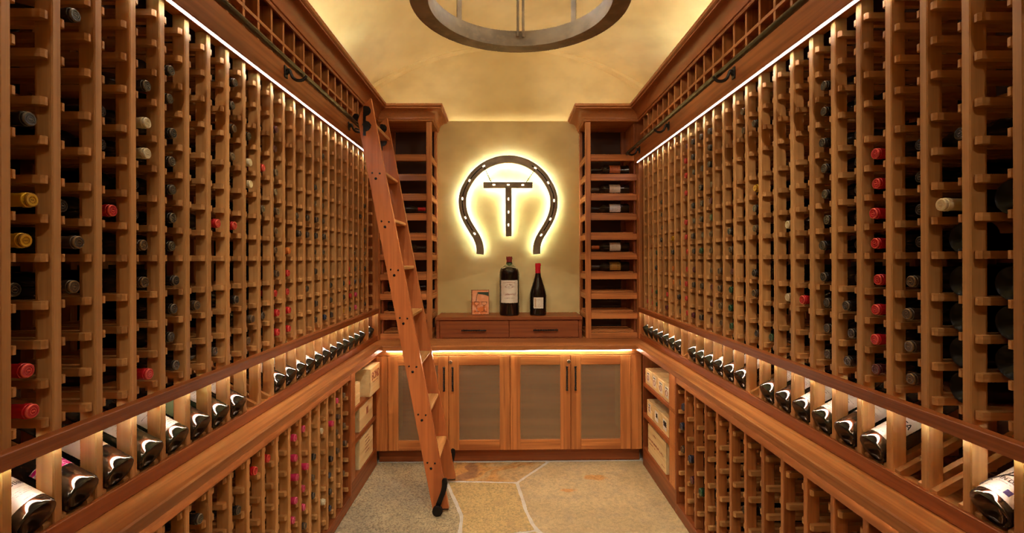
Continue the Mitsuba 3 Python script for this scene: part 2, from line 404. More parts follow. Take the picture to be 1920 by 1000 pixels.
    part(co, 'soffit', mirrored(box(1.0475, XR + .045, ye, YT - .002, .8008, .812, .001), s), 'trim_y')
    part(co, 'fascia_cap', mirrored(box(1.0475, XR + .03, ye, YT - .002, .880, .892, .001), s), 'trim_y')
    part(co, 'lattice_rail', mirrored(box(XR, XR + .03, ye, YT - .03, 1.008, 1.024, .001), s), 'trim_y')
    div = [shape(mirrored(box(XR + .002, XR + .10, -.017, 0, .893, 1.134, .001), s), 'trim_z', seed=q) for q in SEEDS]
    for k in range(NEAR, 25):
        part(co, 'divider', moved(rng.choice(div), 0, y0 + p * k, 0))
    part(co, 'lattice_back', mirrored(box(XR + .12, XR + .135, ye, YT - .03, .893, 1.134, .001), s), 'dark_y')
    part(co, 'lattice_floor', mirrored(box(XR + .031, XR + .12, ye, YT - .03, .878, .892, .001), s), 'dark_y')
    part(co, 'end_panel', mirrored(box(1.05, 1.425, YT + .031, YT + .045, .931, 1.189, .001), s), 'dark_z')
    part(co, 'top_board', mirrored(box(XR + .0, 1.425, ye, YT - .03, 1.19, 1.205, .001), s), 'dark_y')
    CROWN = [(0, 1.122), (.010, 1.122), (.013, 1.128), (.013, 1.136), (.020, 1.139)] + \
            [(.020 + .058 * (1 - math.cos(a)), 1.139 + .062 * math.sin(a)) for a in np.linspace(.15, 1.5, 9)] + \
            [(.084, 1.204), (.088, 1.206), (.088, 1.214), (.093, 1.216), (.1, 1.222), (.1, 1.24), (.084, 1.24), (.0, 1.185)]
    ring = lambda fx, fy: [(fx(q), fy(q), z) for q, z in CROWN]
    part(co, 'crown', skin([ring(lambda q: s * (XR - q), lambda q: ye), ring(lambda q: s * (XR - q), lambda q: YT - q)]), 'dark_y', smooth=25)
    e = thing('light_strip', f'warm cove light strip lying on top of the {sd} cornice behind its crown', 'light strip')
    part(e, 'strip', shape(mirrored(box(1.11, 1.15, ye + .1, 3.6, 1.206, 1.214, .0005), s), 'paper', **glow(L_COVE)))

    # ladder rail on its brackets
    lr = thing('ladder_rail', f'dark iron ladder rail pipe running along the {sd} cornice', 'rail')
    part(lr, 'pipe', tube([(s * .949, ye, .845), (s * .949, 3.84, .845)], .0125, 12), 'pipe', smooth=40)
    for y in (1.29, 2.19, 3.07) + ((3.74,) if s > 0 else ()):
        pts = [(1.026, .850), (1.018, .848), (1.012, .858), (1.006, .862), (.998, .845), (.990, .828), (.972, .816), (.953, .815), (.938, .822), (.929, .836)]
        pts = np.array([(s * x, y, z) for x, z in pts])
        from scipy.interpolate import CubicSpline
        cs = CubicSpline(np.arange(len(pts)), pts)(np.linspace(0, len(pts) - 1, 30))
        r = np.interp(np.linspace(0, 1, 30), [0, .15, .4, .8, 1], [.011, .009, .007, .0075, .006])
        bk = part(lr, 'bracket', join(tube(cs, r, 8), mirrored(box(1.018, 1.0245, y - .014, y + .014, .826, .880, .002), s)), 'iron', smooth=35)

# ------------------------------------------------------------------ worktop
wt = thing('worktop', 'continuous polished mahogany worktop running around three sides of the room', 'worktop')
LV = ((.002, -.6845), (0, -.682), (0, -.653), (.0045, -.6485))
for s in (-1, 1):
    part(wt, 'slab', skin([[(s * 1.425, .66, z), (s * 1.425, 4.0845, z), (s * (.95 + o), 3.6095 + o, z), (s * (.95 + o), .66, z)] for o, z in LV]), 'trim_y')
part(wt, 'slab', skin([[(-.95 - o, 3.61 + o, z), (.95 + o, 3.61 + o, z), (1.425, 4.085, z), (1.425, YW - .002, z), (-1.425, YW - .002, z), (-1.425, 4.085, z)] for o, z in LV]), 'trim_x')
for s in (-1, 1):
    e = thing('light_strip', f'warm light strip hidden under the {SIDE[s]} arm of the worktop', 'light strip')
    part(e, 'strip', shape(mirrored(box(.968, .974, .7, 3.6, -.6905, -.685, .0005), s), 'paper', **glow([q * .45 for q in L_CTR])))
e = thing('light_strip', 'bright warm light strip glowing under the back worktop above the cabinet doors', 'light strip')
part(e, 'strip', shape(box(-.93, .93, 3.640, 3.647, -.6985, -.685, .0005), 'paper', **glow(L_CTR)))

# ------------------------------------------------------------------ lower racks and crate shelves
XF, XP = 1.015, 1.022
LOW = {-1: (1.5207 - .1178 * 5, .1178, 18, [-1.443, -1.3475, -1.255, -1.162, -1.0525, -.961, -.866, -.7745]),
       1: (2.811 - .1408 * 13, .1408, 14, [-1.40, -1.299, -1.178, -1.04, -.924, -.803])}
for s in (-1, 1):
    y0, p, n, rows = LOW[s]
    sd = SIDE[s]
    rk = thing('low_wine_rack', f'low open redwood bottle rack under the {sd} arm of the worktop', 'wine rack')
    post = variants(mirrored(box(XP, XP + .045, -PW, 0, -1.50, -.6855, .0025), s), 'rack_z' if s < 0 else 'trim_z')
    rear = variants(mirrored(box(1.30, 1.335, -PW, 0, -1.50, -.6855, .0015), s), 'rack_z')
    rail = variants(mirrored(rail_mesh(XP + .0045, 1.299, .020, .020), s), 'rack_x')
    yend = 3.06 if s < 0 else 2.93
    for k in range(n):
        y = y0 + p * k
        part(rk, 'post', moved(rng.choice(post), 0, y, 0))
        part(rk, 'rear_post', moved(rng.choice(rear), 0, y, 0))
        yb = y + p - PW - .020 if k < n - 1 else yend - .021
        for z in rows:
            for q in (y, yb):
                part(rk, 'rail', moved(rng.choice(rail), 0, q, z))
    ye = y0 - PW
    part(rk, 'top_rail', mirrored(box(XF, XP - .0005, ye, yend, -.763, -.6855, .001), s), 'trim_y')
    part(rk, 'base_board', mirrored(box(XF, 1.30, ye, yend, -1.5665, -1.5005, .003), s), 'dark_y')
    part(rk, 'back_panel', mirrored(box(1.36, 1.38, ye, yend, -1.5665, -.686, .001), s), 'backing')
    # crate shelf between the rack and the corner
    ya, yb, yc = (3.061, 3.155, 3.66) if s < 0 else (2.931, 3.058, 3.63)
    cs_ = thing('crate_shelf', f'mahogany shelf bay for wooden wine crates in the {sd} corner under the worktop', 'shelf')
    part(cs_, 'stile', mirrored(box(XF, 1.40, ya, ya + .02, -1.5665, -.6855, .001), s), 'dark_z')
    part(cs_, 'stile', mirrored(box(XF, XF + .02, ya + .0205, yb, -1.43, -.6855, .0015), s), 'trim_z')
    part(cs_, 'side_panel', mirrored(box(XF, 1.40, yc, yc + .019, -1.5665, -.6855, .001), s), 'dark_z')
    part(cs_, 'top_rail', mirrored(box(XF, XF + .02, yb, yc, -.722 if s > 0 else -.745, -.6855, .001), s), 'trim_y')
    part(cs_, 'back_panel', mirrored(box(1.385, 1.40, ya + .0205, yc - .0005, -1.5665, -.6855, .001), s), 'backing')
    zs = (-.935, -1.163, -1.425) if s > 0 else (-.972, -1.175, -1.43)
    for z, h in zip(zs, (.03, .034, .1415 if s > 0 else .1365)):
        part(cs_, 'shelf_board', mirrored(box(XF, 1.384, ya + .0205, yc - .0005, z - h, z, .002), s), 'dark_y')

# crates
def crate(name, label, s, y0, y1, z0, z1, x0, depth, group=None, board=.009):
    k = thing(name, label, 'crate', group)
    b = board
    zz = np.linspace(z0, z1, 3)
    for a, bb in zip(zz[:-1], zz[1:]):
        part(k, 'front_board', mirrored(box(x0, x0 + b, y0, y1, a + .0006, bb - .0006, .0015), s), 'pine')
    part(k, 'side_board', mirrored(box(x0 + b, x0 + depth, y0, y0 + b, z0, z1, .001), s), 'pine')
    part(k, 'side_board', mirrored(box(x0 + b, x0 + depth, y1 - b, y1, z0, z1, .001), s), 'pine')
    part(k, 'lid', mirrored(box(x0 + b, x0 + depth, y0 + b, y1 - b, z1 - b, z1, .001), s), 'pine')
    part(k, 'bottom_board', mirrored(box(x0 + b, x0 + depth, y0 + b, y1 - b, z0, z0 + b, .001), s), 'pine')
    part(k, 'rear_board', mirrored(box(x0 + depth - b, x0 + depth, y0 + b, y1 - b, z0 + b, z1 - b, .001), s), 'pine')
    return k
def wall_text(k, txt, h, s, x, yc, z, mat='red_ink', bold=True, name='lettering'):
    m = meshkit.text_mesh(txt, h, .0008, bold)
    v = np.asarray(m.vertices); w = v[:, 0].max()
    u = v[:, 0] - w / 2
    out = np.stack([np.full(len(v), 0.0) - s * 0 + (s * x - s * v[:, 2]), yc - s * u, z + v[:, 1]], 1)
    part(k, name, fix((out, np.asarray(m.faces))), mat)
def face_label(k, s, x, yc, zc, w, h):
    part(k, 'paper_label', mirrored(box(x - .0012, x - .0002, yc - w / 2, yc + w / 2, zc - h / 2, zc + h / 2, .0001), s), 'paper')
    a = np.linspace(0, 2 * np.pi, 25)[:-1]
    pts = [(s * (x - .002), yc + w * .27 * math.cos(q), zc - h * .08 + h * .24 * math.sin(q)) for q in a]
    part(k, 'oval_emblem', tube(pts, .0022, 5, closed=True), 'red_ink')
    part(k, 'printed_line', mirrored(box(x - .0022, x - .0012, yc - w * .3, yc + w * .3, zc + h * .30, zc + h * .37, .0001), s), 'ink')
k = crate('wine_crate', 'pine wine crate branded BOND standing out over the top left shelf', -1, 3.41, 3.655, -.9715, -.776, .985, .30)
wall_text(k, 'BOND', .052, -1, .9845, 3.535, -.862)
part(k, 'brand_line', box(-.985, -.9842, 3.47, 3.60, -.885, -.881, .0002), 'red_ink')
crate('wine_crate', 'small plain pine crate beside the branded crate on the top left shelf', -1, 3.175, 3.288, -.9715, -.828, 1.024, .26)
k = crate('wine_crate', 'weathered pine crate on the middle left shelf under the branded crate', -1, 3.275, 3.594, -1.1745, -1.012, 1.022, .33)
part(k, 'printed_crest', mirrored(box(1.0212, 1.0218, 3.43, 3.475, -1.10, -1.05, .0001), -1), 'red_ink')
k = crate('wine_crate', 'tall pine crate on the bottom left shelf with faint stencilled lines', -1, 3.275, 3.594, -1.4295, -1.228, 1.022, .33)
for i in range(5):
    part(k, 'printed_line', mirrored(box(1.0212, 1.0218, 3.40, 3.40 + .08 + .02 * (i % 3), -1.26 - .026 * i, -1.254 - .026 * i, .0001), -1), 'red_ink')
names = ['farthest from the camera', 'second from the corner', 'third from the corner', 'nearest the camera']
yy = [3.607, 3.455, 3.312, 3.184, 3.064]
for i in range(4):
    k = crate('wine_box', f'small pine box with oval paper label on top right shelf, {names[i]}', 1, yy[i + 1] + .002, yy[i] - .002, -.9345, -.822, 1.024, .29, 'small labelled pine boxes', .007)
    face_label(k, 1, 1.024, (yy[i] + yy[i + 1]) / 2, -.873, .07, .075)
yy = [3.567, 3.442, 3.24, 3.094]
for i, w in enumerate(('farthest from the camera', 'in the middle', 'nearest the camera')):
    k = crate('wine_box', f'pale pine box with small label on middle right shelf, {w}', 1, yy[i + 1] + .002, yy[i] - .002, -1.1625, -1.045, 1.024, .29, 'pine boxes on the middle shelf', .007)
    if i == 0: face_label(k, 1, 1.024, (yy[i] + yy[i + 1]) / 2, -1.095, .06, .065)
    else:
        yc = (yy[i] + yy[i + 1]) / 2
        part(k, 'paper_label', mirrored(box(1.0228, 1.0238, yc - .035, yc + .035, -1.137, -1.067, .0001), 1), 'paper')
        part(k, 'printed_mark', mirrored(box(1.0218, 1.0228, yc - .01 - .012 * i, yc + .008 + .016 * (i - 1), -1.110, -1.085 + .004 * i, .0001), 1), 'ink')
k = crate('wine_crate', 'large pine crate with dark stencilled script on the bottom right shelf', 1, 3.148, 3.543, -1.4245, -1.217, 1.024, .33)
for a, b, z, h in ((3.36, 3.42, -1.262, .006), (3.30, 3.52, -1.318, .010), (3.20, 3.27, -1.322, .009), (3.38, 3.50, -1.345, .005), (3.17, 3.22, -1.39, .005)):
    ys = np.linspace(a, b, int((b - a) / .014) + 1)
    part(k, 'stencilled_word', join(*[mirrored(box(1.0232, 1.0238, q, q + .009, z - h * (.6 + .5 * rng.random()), z + h * rng.random(), .0001), 1) for q in ys]), 'red_ink')

# ------------------------------------------------------------------ base cabinet on the back wall
cb = thing('base_cabinet', 'mahogany base cabinet with four wire mesh doors under the back worktop', 'cabinet')
part(cb, 'carcass', join(box(-1.0145, 1.0145, 3.691, 3.71, -.735, -.6855, .001), 
     box(-.93, .93, 4.2, 4.22, -1.45, -.70), box(-.93, .93, 3.711, 4.2, -1.46, -1.44)), 'trim_x')
part(cb, 'light_valance', box(-1.0145, 1.0145, 3.672, 3.690, -.7345, -.6855, .001), 'trim_x')
for s in (-1, 1):
    part(cb, 'corner_filler', mirrored(box(.931, 1.0145, 3.672, 3.71, -1.46, -.7355, .001), s), 'trim_z')
part(cb, 'toe_kick', box(-1.013, 1.013, 3.735, 3.755, -1.5665, -1.4605, .001), 'dark_x')
DX = [-.929, -.466, .0035, .468, .931]
for i in range(4):
    a, b = DX[i] + .0015, DX[i + 1] - .0015
    d = part(cb, 'door', join(box(a, a + .078, 3.67, 3.69, -1.458, -.737, .0015), box(b - .078, b, 3.67, 3.69, -1.458, -.737, .0015)), 'trim_z')
    part(d, 'rail', box(a + .0785, b - .0785, 3.6705, 3.6895, -.808, -.7375, .001), 'trim_x')
    part(d, 'rail', box(a + .0785, b - .0785, 3.6705, 3.6895, -1.4575, -1.381, .001), 'trim_x')
    wa, wb, za, zb = a + .076, b - .076, -1.383, -.806
    W = []
    nx, nz = 32, 60
    for j in range(nx):
        x = wa + (wb - wa) * (j + .5) / nx
        o = .0012 if j % 2 else -.0012
        zz = np.linspace(za, zb, 2)
        W.append(box(x - .0018, x + .0018, 3.6805 + o - .001, 3.6805 + o + .001, za, zb, .0008))
    for j in range(nz):
        z = za + (zb - za) * (j + .5) / nz
        W.append(box(wa, wb, 3.6795, 3.6815, z - .0018, z + .0018, .0008))
    part(d, 'wire_mesh', join(*W), 'wire', label='woven bronze wire mesh panel', kind='stuff')
    hx = (b - .030) if i in (0, 2) else (a + .032)
    zt, zb2 = -.82, -.995
    tw = np.linspace(0, 1, 60)
    strands = []
    for q in range(2):
        ang = tw * 2 * np.pi * 5 + q * np.pi
        strands.append(tube(np.c_[hx + .0035 * np.cos(ang), 3.643 + .0035 * np.sin(ang), zt + (zb2 - zt) * tw], .0042, 6))
    hd = part(d, 'handle', join(*strands, *[tube([(hx, 3.6695, z), (hx, 3.643, z)], .006, 8) for z in (zt - .012, zb2 + .012)], *[box(hx - .008, hx + .008, 3.636, 3.651, z - .005, z + .005, .002) for z in (zt, zb2)]), 'black_metal', label='twisted black iron handle', smooth=40)
    if i in (1, 2):
        lx = hx - .018 if i == 1 else hx + .018
        l = part(d, 'lock', fix((lambda v, f: (v[:, [0, 1, 2]] + [lx, 3.664, -.783], f))(*lathe([(.0145, .006), (.0145, .002), (.012, -.001), (.006, -.001)], 20))), 'chrome', smooth=30, label='round key lock')

# drawer unit
du = thing('drawer_unit', 'low mahogany unit with two drawers standing on the back worktop in the niche', 'drawer unit')
part(du, 'top', box(-.6, .6, 3.918, YW - .001, -.497, -.470, .0025), 'dark_x')
part(du, 'body', join(box(-.597, -.571, 3.935, YW - .001, -.648, -.4975, .001), box(.571, .597, 3.935, YW - .001, -.648, -.4975, .001), box(-.571, .571, 3.975, 3.985, -.648, -.4975, .001), box(-.571, .571, 3.935, 3.975, -.648, -.642, .001)), 'dark_x')
for s, a, b in ((-1, -.568, -.0015), (1, .0015, .568)):
    d = part(du, 'drawer', box(a, b, 3.931, 3.952, -.6405, -.500, .0015), 'dark_x')
    part(d, 'edge_bead', join(box(a + .004, b - .004, 3.9285, 3.9305, -.505, -.5015, .0005), box(a + .004, b - .004, 3.9285, 3.9305, -.639, -.6355, .0005)), 'dark_x')
    hc = (-.288, .298)[s > 0]
    tw = np.linspace(0, 1, 50)
    st = [tube(np.c_[hc - .1 + .2 * tw, 3.905 + .003 * np.sin(tw * 31 + q * np.pi), -.578 + .003 * np.cos(tw * 31 + q * np.pi)], .0038, 6) for q in range(2)]
    part(d, 'handle', join(*st, *[tube([(x, 3.9305, -.578), (x, 3.905, -.578)], .005, 8) for x in (hc - .085, hc + .085)]), 'black_metal', label='twisted black iron handle', smooth=40)

# ------------------------------------------------------------------ towers beside the niche
SH = [.854 - .1617 * k for k in range(10)]
for s in (-1, 1):
    sd = SIDE[s]
    tw_ = thing('display_tower', f'tall mahogany bottle display tower with slatted shelves {sd} of the niche', 'shelf')
    part(tw_, 'front_stile', mirrored(box(.627, .670, YT, YT + .035, -.648, 1.121, .002), s), 'trim_z')
    part(tw_, 'rear_stile', mirrored(box(.627, .650, YW - .045, YW - .001, -.648, 1.121, .002), s), 'trim_z')
    part(tw_, 'outer_side', mirrored(box(1.03, 1.048, YT + .035, YW - .001, -.648, 1.121, .001), s), 'dark_z')
    part(tw_, 'back_panel', mirrored(box(.650, 1.03, YW - .016, YW - .001, -.648, 1.121, .001), s), 'backing')
    part(tw_, 'inner_stile', mirrored(box(.99, 1.03, YW - .045, YW - .0165, -.648, 1.121, .001), s), 'dark_z')
    part(tw_, 'top_board', mirrored(box(.627, 1.06, YT, YW - .001, 1.1215, 1.135, .001), s), 'trim_x')
    for i, z in enumerate(SH):
        hgt = .05 if i < 9 else .046
        part(tw_, 'shelf_front', mirrored(box(.6705, 1.049, YT + .002, YT + .022, z - hgt, z, .002), s), 'trim_x')
        part(tw_, 'shelf_side', mirrored(box(.629, .645, YT + .0355, YW - .0455, z - hgt, z - .004, .002), s), 'trim_y')
        for y in (YT + .05, YT + .115, YT + .18, YT + .245):
            part(tw_, 'slat', mirrored(box(.636, 1.03, y, y + .03, z - .0035, z + .014, .002), s), 'trim_x')
        part(tw_, 'shelf_bearer', mirrored(box(1.012, 1.029, YT + .036, YW - .046, z - .045, z - .004, .001), s), 'dark_y')
    R1 = [(s * (XR - q), YT - q, z) for q, z in CROWN]
    R2_ = [(s * (.627 - q), YT - q, z) for q, z in CROWN]
    R3 = [(s * (.627 - q), YW - .001, z) for q, z in CROWN]
    part(tw_, 'crown', skin([R1, R2_, R3]), 'trim_x', smooth=25)
    e = thing('light_strip', f'warm cove light strip lying on the {sd} tower behind its crown', 'light strip')
    part(e, 'strip', shape(mirrored(box(.70, 1.0, 4.06, 4.10, 1.1355, 1.143, .0005), s), 'paper', **glow(L_COVE)))

# ------------------------------------------------------------------ bottles
def bordeaux(R=.0375, Hb=.300, neck=.0142, sh=.185, capr=.0152, punt=True):
    k = Hb / .3
    body = [(R * .55, .012 * k), (R * .80, .002 * k), (R * .93, .0 * k), (R, .006 * k), (R, sh * k), (R * .97, (sh + .012) * k), (R * .86, (sh + .024) * k), (R * .66, (sh + .034) * k), (neck * 1.18, (sh + .047) * k), (neck, (sh + .060) * k), (neck, .285 * k)]
    cap = [(capr, .236 * k), (capr, .280 * k), (capr * 1.1, .281 * k), (capr * 1.1, .291 * k), (capr, .292 * k), (capr, .2985 * k), (capr * .88, .3 * k), (capr * .62, .3 * k), (capr * .58, .2985 * k), (capr * .35, .2985 * k)]
    return body, cap
def burgundy(R=.041, Hb=.300, neck=.0145, sh=.11, capr=.0155):
    k = Hb / .3
    body = [(R * .55, .016 * k), (R * .82, .002 * k), (R * .94, .0), (R, .007 * k), (R, sh * k)] + [(R + (neck - R) * smooth_np(t), (sh + .12 * t) * k) for t in np.linspace(.12, 1, 8)] + [(neck, .285 * k)]
    _, cap = bordeaux(Hb=Hb, capr=capr)
    return body, cap
def smooth_np(t): return t * t * (3 - 2 * t) * .55 + t * .45
def punted(body):
    R = body[2][0]
    return [(R * .22, body[2][1] + R * .5)] + body
body, cap = bordeaux()
MESH = {}
MESH['bx'] = lathe(punted(body), 20); MESH['bxc'] = lathe(cap, 18)
body, cap = burgundy(R=.0385)
MESH['bg'] = lathe(punted(body), 20); MESH['bgc'] = lathe(cap, 18)
def shp(m, bsdf): return mikit.ply(m, bsdf, 35)
BODY = {(a, g): shp(MESH[a], g) for a in ('bx', 'bg') for g in ('glass_dark', 'glass_green', 'glass_brown')}
CAP = {(a, c): shp(MESH[a + 'c'], 'foil_' + c) for a in ('bx', 'bg') for c in CAPS}
SEALC = {'r': (226, 96, 84), 'y': (150, 104, 24), 'w': (226, 216, 184), 'W': (236, 222, 180), 'o': (230, 150, 80), 'p': (226, 110, 140), 'n': (118, 96, 68), 'g': (52, 92, 64), 'b': (72, 82, 104), 'm': (110, 60, 62)}
for c in CAPS:
    principled('seal_' + c, SEALC.get(c, (92, 86, 76)), 0.3, metallic=0.5, specular=0.6)
def seal_mesh():
    r = .0152
    ring = lambda a, b, h: lathe([(a, .2998), (a, .2998 + h), (b, .2998 + h), (b, .2998)], 20)
    o = lathe([(r * 1.0, .2955), (r * 1.035, .2962), (r * 1.03, .2985), (r * .96, .2996), (r * .88, .3004), (r * .86, .2999)], 20)
    bars = [box(-.0052, .0052, .2999, .3005, -.0012 + q, .0012 + q, .0002) for q in (-.0035, .0035)]
    v, f = lathe([(r * .50, .2999), (r * .50, .3005), (r * .42, .3005), (r * .42, .2999)], 16)
    return join((o[0][:-2], [t for t in o[1] if max(t) < len(o[0]) - 2]), (v[:-2], [t for t in f if max(t) < len(v) - 2]), box(-.004, .004, .2999, .3005, -.0014, .0014, .0002))
SM = seal_mesh()
SEAL = {c: mikit.ply(SM, 'seal_' + c, 30) for c in CAPS}
def wrap_patch(R, y0, y1, half, n=14, off=.0006):
    th = np.linspace(-half, half, n)
    V, UV = [], []
    for y, q in ((y0, 0), (y1, 1)):
        for i, t in enumerate(th):
            V.append(((R + off) * math.sin(t), y, (R + off) * math.cos(t))); UV.append((i / (n - 1), q))
    F = []
    for i in range(n - 1):
        F += [[i, i + 1, n + i + 1], [i, n + i + 1, n + i]]
    return np.array(V), np.array(F), np.array(UV)
def label_shape(R, y0, y1, half, bsdf, off=.0006):
    v, f, uv = wrap_patch(R, y0, y1, half, off=off)
    return mikit.ply((v, f), bsdf, True, uv=uv)
def wrap_text(txt, h, R, yc, bold=False, shift=0.0, bsdf='ink'):
    m = meshkit.text_mesh(txt, h, .0003, bold)
    m = m.subdivide()
    v = np.asarray(m.vertices); x = v[:, 0] - (v[:, 0].max() + v[:, 0].min()) / 2 + shift
    r = R + .0009 + v[:, 2]
    return mikit.ply((np.stack([r * np.sin(x / R), yc + v[:, 1], r * np.cos(x / R)], 1), np.asarray(m.faces)), bsdf, False)
DATA = {-1: "0,1,r 0,2,r 0,4,d 0,5,y 0,6,y 0,8,k 1,4,n 1,5,n 1,6,d 1,11,k 2,6,r 2,8,d 2,9,d 3,1,r 3,4,n 3,5,n 3,6,d 3,7,d 3,8,w 3,9,w 3,10,k 4,1,k 4,2,k 4,3,k 4,4,k 4,5,k 4,6,k 4,7,k 4,8,k 4,9,k 4,10,k 4,11,k 5,1,d 5,3,n 6,1,k 6,3,d 6,6,r 6,8,d 6,9,d 7,3,k 7,6,r 7,9,n 7,10,n 7,11,k 7,12,k 8,1,n 8,2,n 8,8,w 8,9,w 8,10,k 9,2,k 9,7,k 9,9,r 10,1,r 10,2,r 10,3,r 10,4,n 10,5,n 10,6,n 10,7,n 10,8,n 10,9,n 10,10,m 10,11,m 11,1,r 11,2,r 11,3,r 11,4,r 11,5,o 12,6,k 12,7,k 13,1,d 13,2,d 13,3,k 13,6,k 13,7,k 14,1,k 14,2,k 14,4,k 14,5,k 14,6,k 14,7,k 14,8,n 14,9,k 15,1,b 15,3,d 15,4,k 15,5,k 15,6,k 15,7,k 15,8,k 15,9,k 15,10,k 15,11,k 16,1,k 16,2,k 16,3,k 18,1,y 18,2,k 18,3,k 19,1,k 19,2,r 19,3,r 19,4,r 20,1,p 20,2,p 20,3,b 20,4,k 20,5,n 21,3,b 21,4,b 21,8,k 22,1,k 22,2,n 22,4,k 22,5,n 22,6,n 22,7,k 22,8,k 22,9,k 22,10,k 22,11,k 22,12,n",
        1: "0,2,D 0,3,B 0,4,B 0,6,D 1,1,D 1,2,D 1,3,D 1,4,D 1,5,B 1,6,W 1,8,d 2,1,n 2,2,n 2,3,n 2,4,n 2,5,d 2,6,d 2,7,d 2,8,d 3,1,m 3,2,r 3,3,r 3,4,r 3,5,r 3,6,r 3,7,r 3,8,r 4,1,k 4,2,k 4,3,k 4,4,d 4,5,d 4,6,d 4,7,d 4,8,d 4,9,d 4,10,d 5,1,k 5,2,k 5,3,k 5,4,k 5,5,k 5,6,k 5,7,k 5,8,k 5,9,k 5,10,k 5,11,k 6,3,r 7,1,d 7,3,w 7,6,w 8,1,g 8,4,d 9,1,k 9,3,n 9,4,k 9,6,n 9,7,k 9,8,y 9,11,k 10,11,n 10,12,n 11,1,g 11,2,g 11,3,g 11,4,m 11,5,n 11,6,k 12,1,n 12,2,n 12,3,n 12,4,n 13,1,m 13,2,m 13,3,m 13,4,n 13,5,n 13,6,n 13,7,g 13,8,m 13,9,n 13,10,k 13,11,k 13,12,k 14,1,k 14,3,k 14,5,g 14,6,k 14,7,k 14,8,k 14,9,k 14,10,k 14,12,k 15,1,m 15,3,k 15,4,m 15,5,k 15,6,k 15,7,k 15,8,k 15,10,k 15,11,k 15,12,k 16,1,r 16,2,r 16,3,r 16,4,r 16,5,r 16,6,r 16,7,r 16,9,r 16,10,r 16,11,r 16,12,m 17,1,k 17,2,k 17,3,b 18,3,o 18,4,o 18,5,k 18,6,y 19,1,m 19,2,r 20,5,k 20,6,k 20,7,k 20,8,k 20,9,k 21,1,g 21,2,g 21,3,k 21,4,k 21,5,g 22,1,r 22,2,r 23,1,r"}
LOWD = {-1: "0,6,k 2,5,k 3,6,r 4,6,r 6,2,p 6,3,p 6,4,p 6,5,p 6,6,p 7,1,n 7,2,p 7,3,p 7,4,p 7,6,p 8,2,k 8,3,n 8,4,k 9,1,w 9,5,w 10,0,b 10,1,k 10,2,b 10,3,k 10,5,p 11,3,n 11,4,n 11,5,n 11,6,p 12,1,n 12,3,n 12,4,n 12,6,n",
        1: "6,2,d 8,0,d 8,1,d 9,1,g 10,1,m 10,2,b 11,2,n 11,3,b 11,4,b"}
base_label = label_shape(.0425, .05, .15, 1.0, 'label_tan')
big_b, big_c = bordeaux(R=.0420, Hb=.285)
principled('glass_dull', (8, 7, 6), 0.3, specular=0.2)  # reflections toned down in the material to keep base-out bottles black
BIG = shp(lathe(punted(big_b), 20), 'glass_dull')
def put_bottle(lab, s, x, y, z, col, group):
    """x: where the foil end (or the base, when base outward) stands"""
    k = thing('wine_bottle', lab, 'bottle', group)
    if col in 'DB':
        tw = frame((0, -s, 0), (s, 0, 0), (0, 0, 1), (s * x, y, z))
        part(k, 'glass', {**BIG, 'to_world': tw})
        if col == 'B':
            part(k, 'paper_label', {**base_label, 'to_world': frame((0, -s * .94, -.34), (s, 0, 0), (0, -.34, .94), (s * x, y, z))} if s > 0 else {**base_label, 'to_world': tw})
        return
    a = 'bg' if rng.random() < .3 else 'bx'
    tw = frame((0, s, 0), (-s, 0, 0), (0, 0, 1), (s * (x + .3), y, z))
    part(k, 'glass', {**BODY[a, rng.choice(['glass_dark', 'glass_dark', 'glass_green', 'glass_brown'])], 'to_world': tw})
    part(k, 'foil_capsule', {**CAP[a, col], 'to_world': tw})
    part(k, 'embossed_seal', {**SEAL[col], 'to_world': tw})
for s in (-1, 1):
    y0, p = UP[s]
    for it in DATA[s].split():
        a, b, col = it.split(','); a, b = int(a), int(b)
        y = y0 + p * a + (p - PW) / 2
        nm = CAPS[col][1] + '-capped' if col in CAPS else ('labelled base-out' if col == 'B' else 'base-out dark')
        lab = f'{nm} {"bottle" if col in "DB" else "wine bottle"} in {SIDE[s]} upper rack, {ORD[a]} column from near end, {ORD[b - 1]} row above ledge'
        rec = .04 if col == 'd' else (.05 if col in 'DB' else (-.008 if col == 'W' else rng.uniform(-.002, .016)))
        gap = (p - PW) / 2 - RW
        r = .0428 if col in 'DB' else .0390
        put_bottle(lab, s, XR + rec, y, ROWS[b] + math.sqrt(r * r - gap * gap) + .0006, col, f'bottles in the {SIDE[s]} upper rack')
    y0, p, n, rows = LOW[s]
    off = 5 if s < 0 else 2
    for it in LOWD[s].split():
        a, b, col = it.split(','); a, b = int(a), int(b)
        y = y0 + p * (a + off) + (p - PW) / 2
        lab = f'{CAPS[col][1]}-capped wine bottle in {SIDE[s]} low rack, {ORD[max(0, (12 if s < 0 else 11) - a)]} column from the crates, {ORD[b]} row up'
        gap = (p - PW) / 2 - .020
        if s > 0:   # wide cells hold wider bottles
            zc = math.sqrt(.050 ** 2 - gap * gap) if gap < .05 else .02
        else: zc = math.sqrt(.0385 ** 2 - min(gap, .037) ** 2)
        rec = .03 if col == 'd' else rng.uniform(-.012, .01)
        k = thing('wine_bottle', lab, 'bottle', f'bottles in the {SIDE[s]} low rack')
        if s > 0:
            sc = .0505 / .0375
            tw = frame((0, s * sc, 0), (-s * 1.0, 0, 0), (0, 0, sc), (s * (XP + rec + .3), y, rows[b] + zc + .001))
        else:
            tw = frame((0, s * 1.015, 0), (-s, 0, 0), (0, 0, 1.015), (s * (XP + rec + .3), y, rows[b] + zc + .001))
        part(k, 'glass', {**BODY['bx', 'glass_dark'], 'to_world': tw})
        part(k, 'foil_capsule', {**CAP['bx', col], 'to_world': tw})
        part(k, 'embossed_seal', {**SEAL[col], 'to_world': tw})

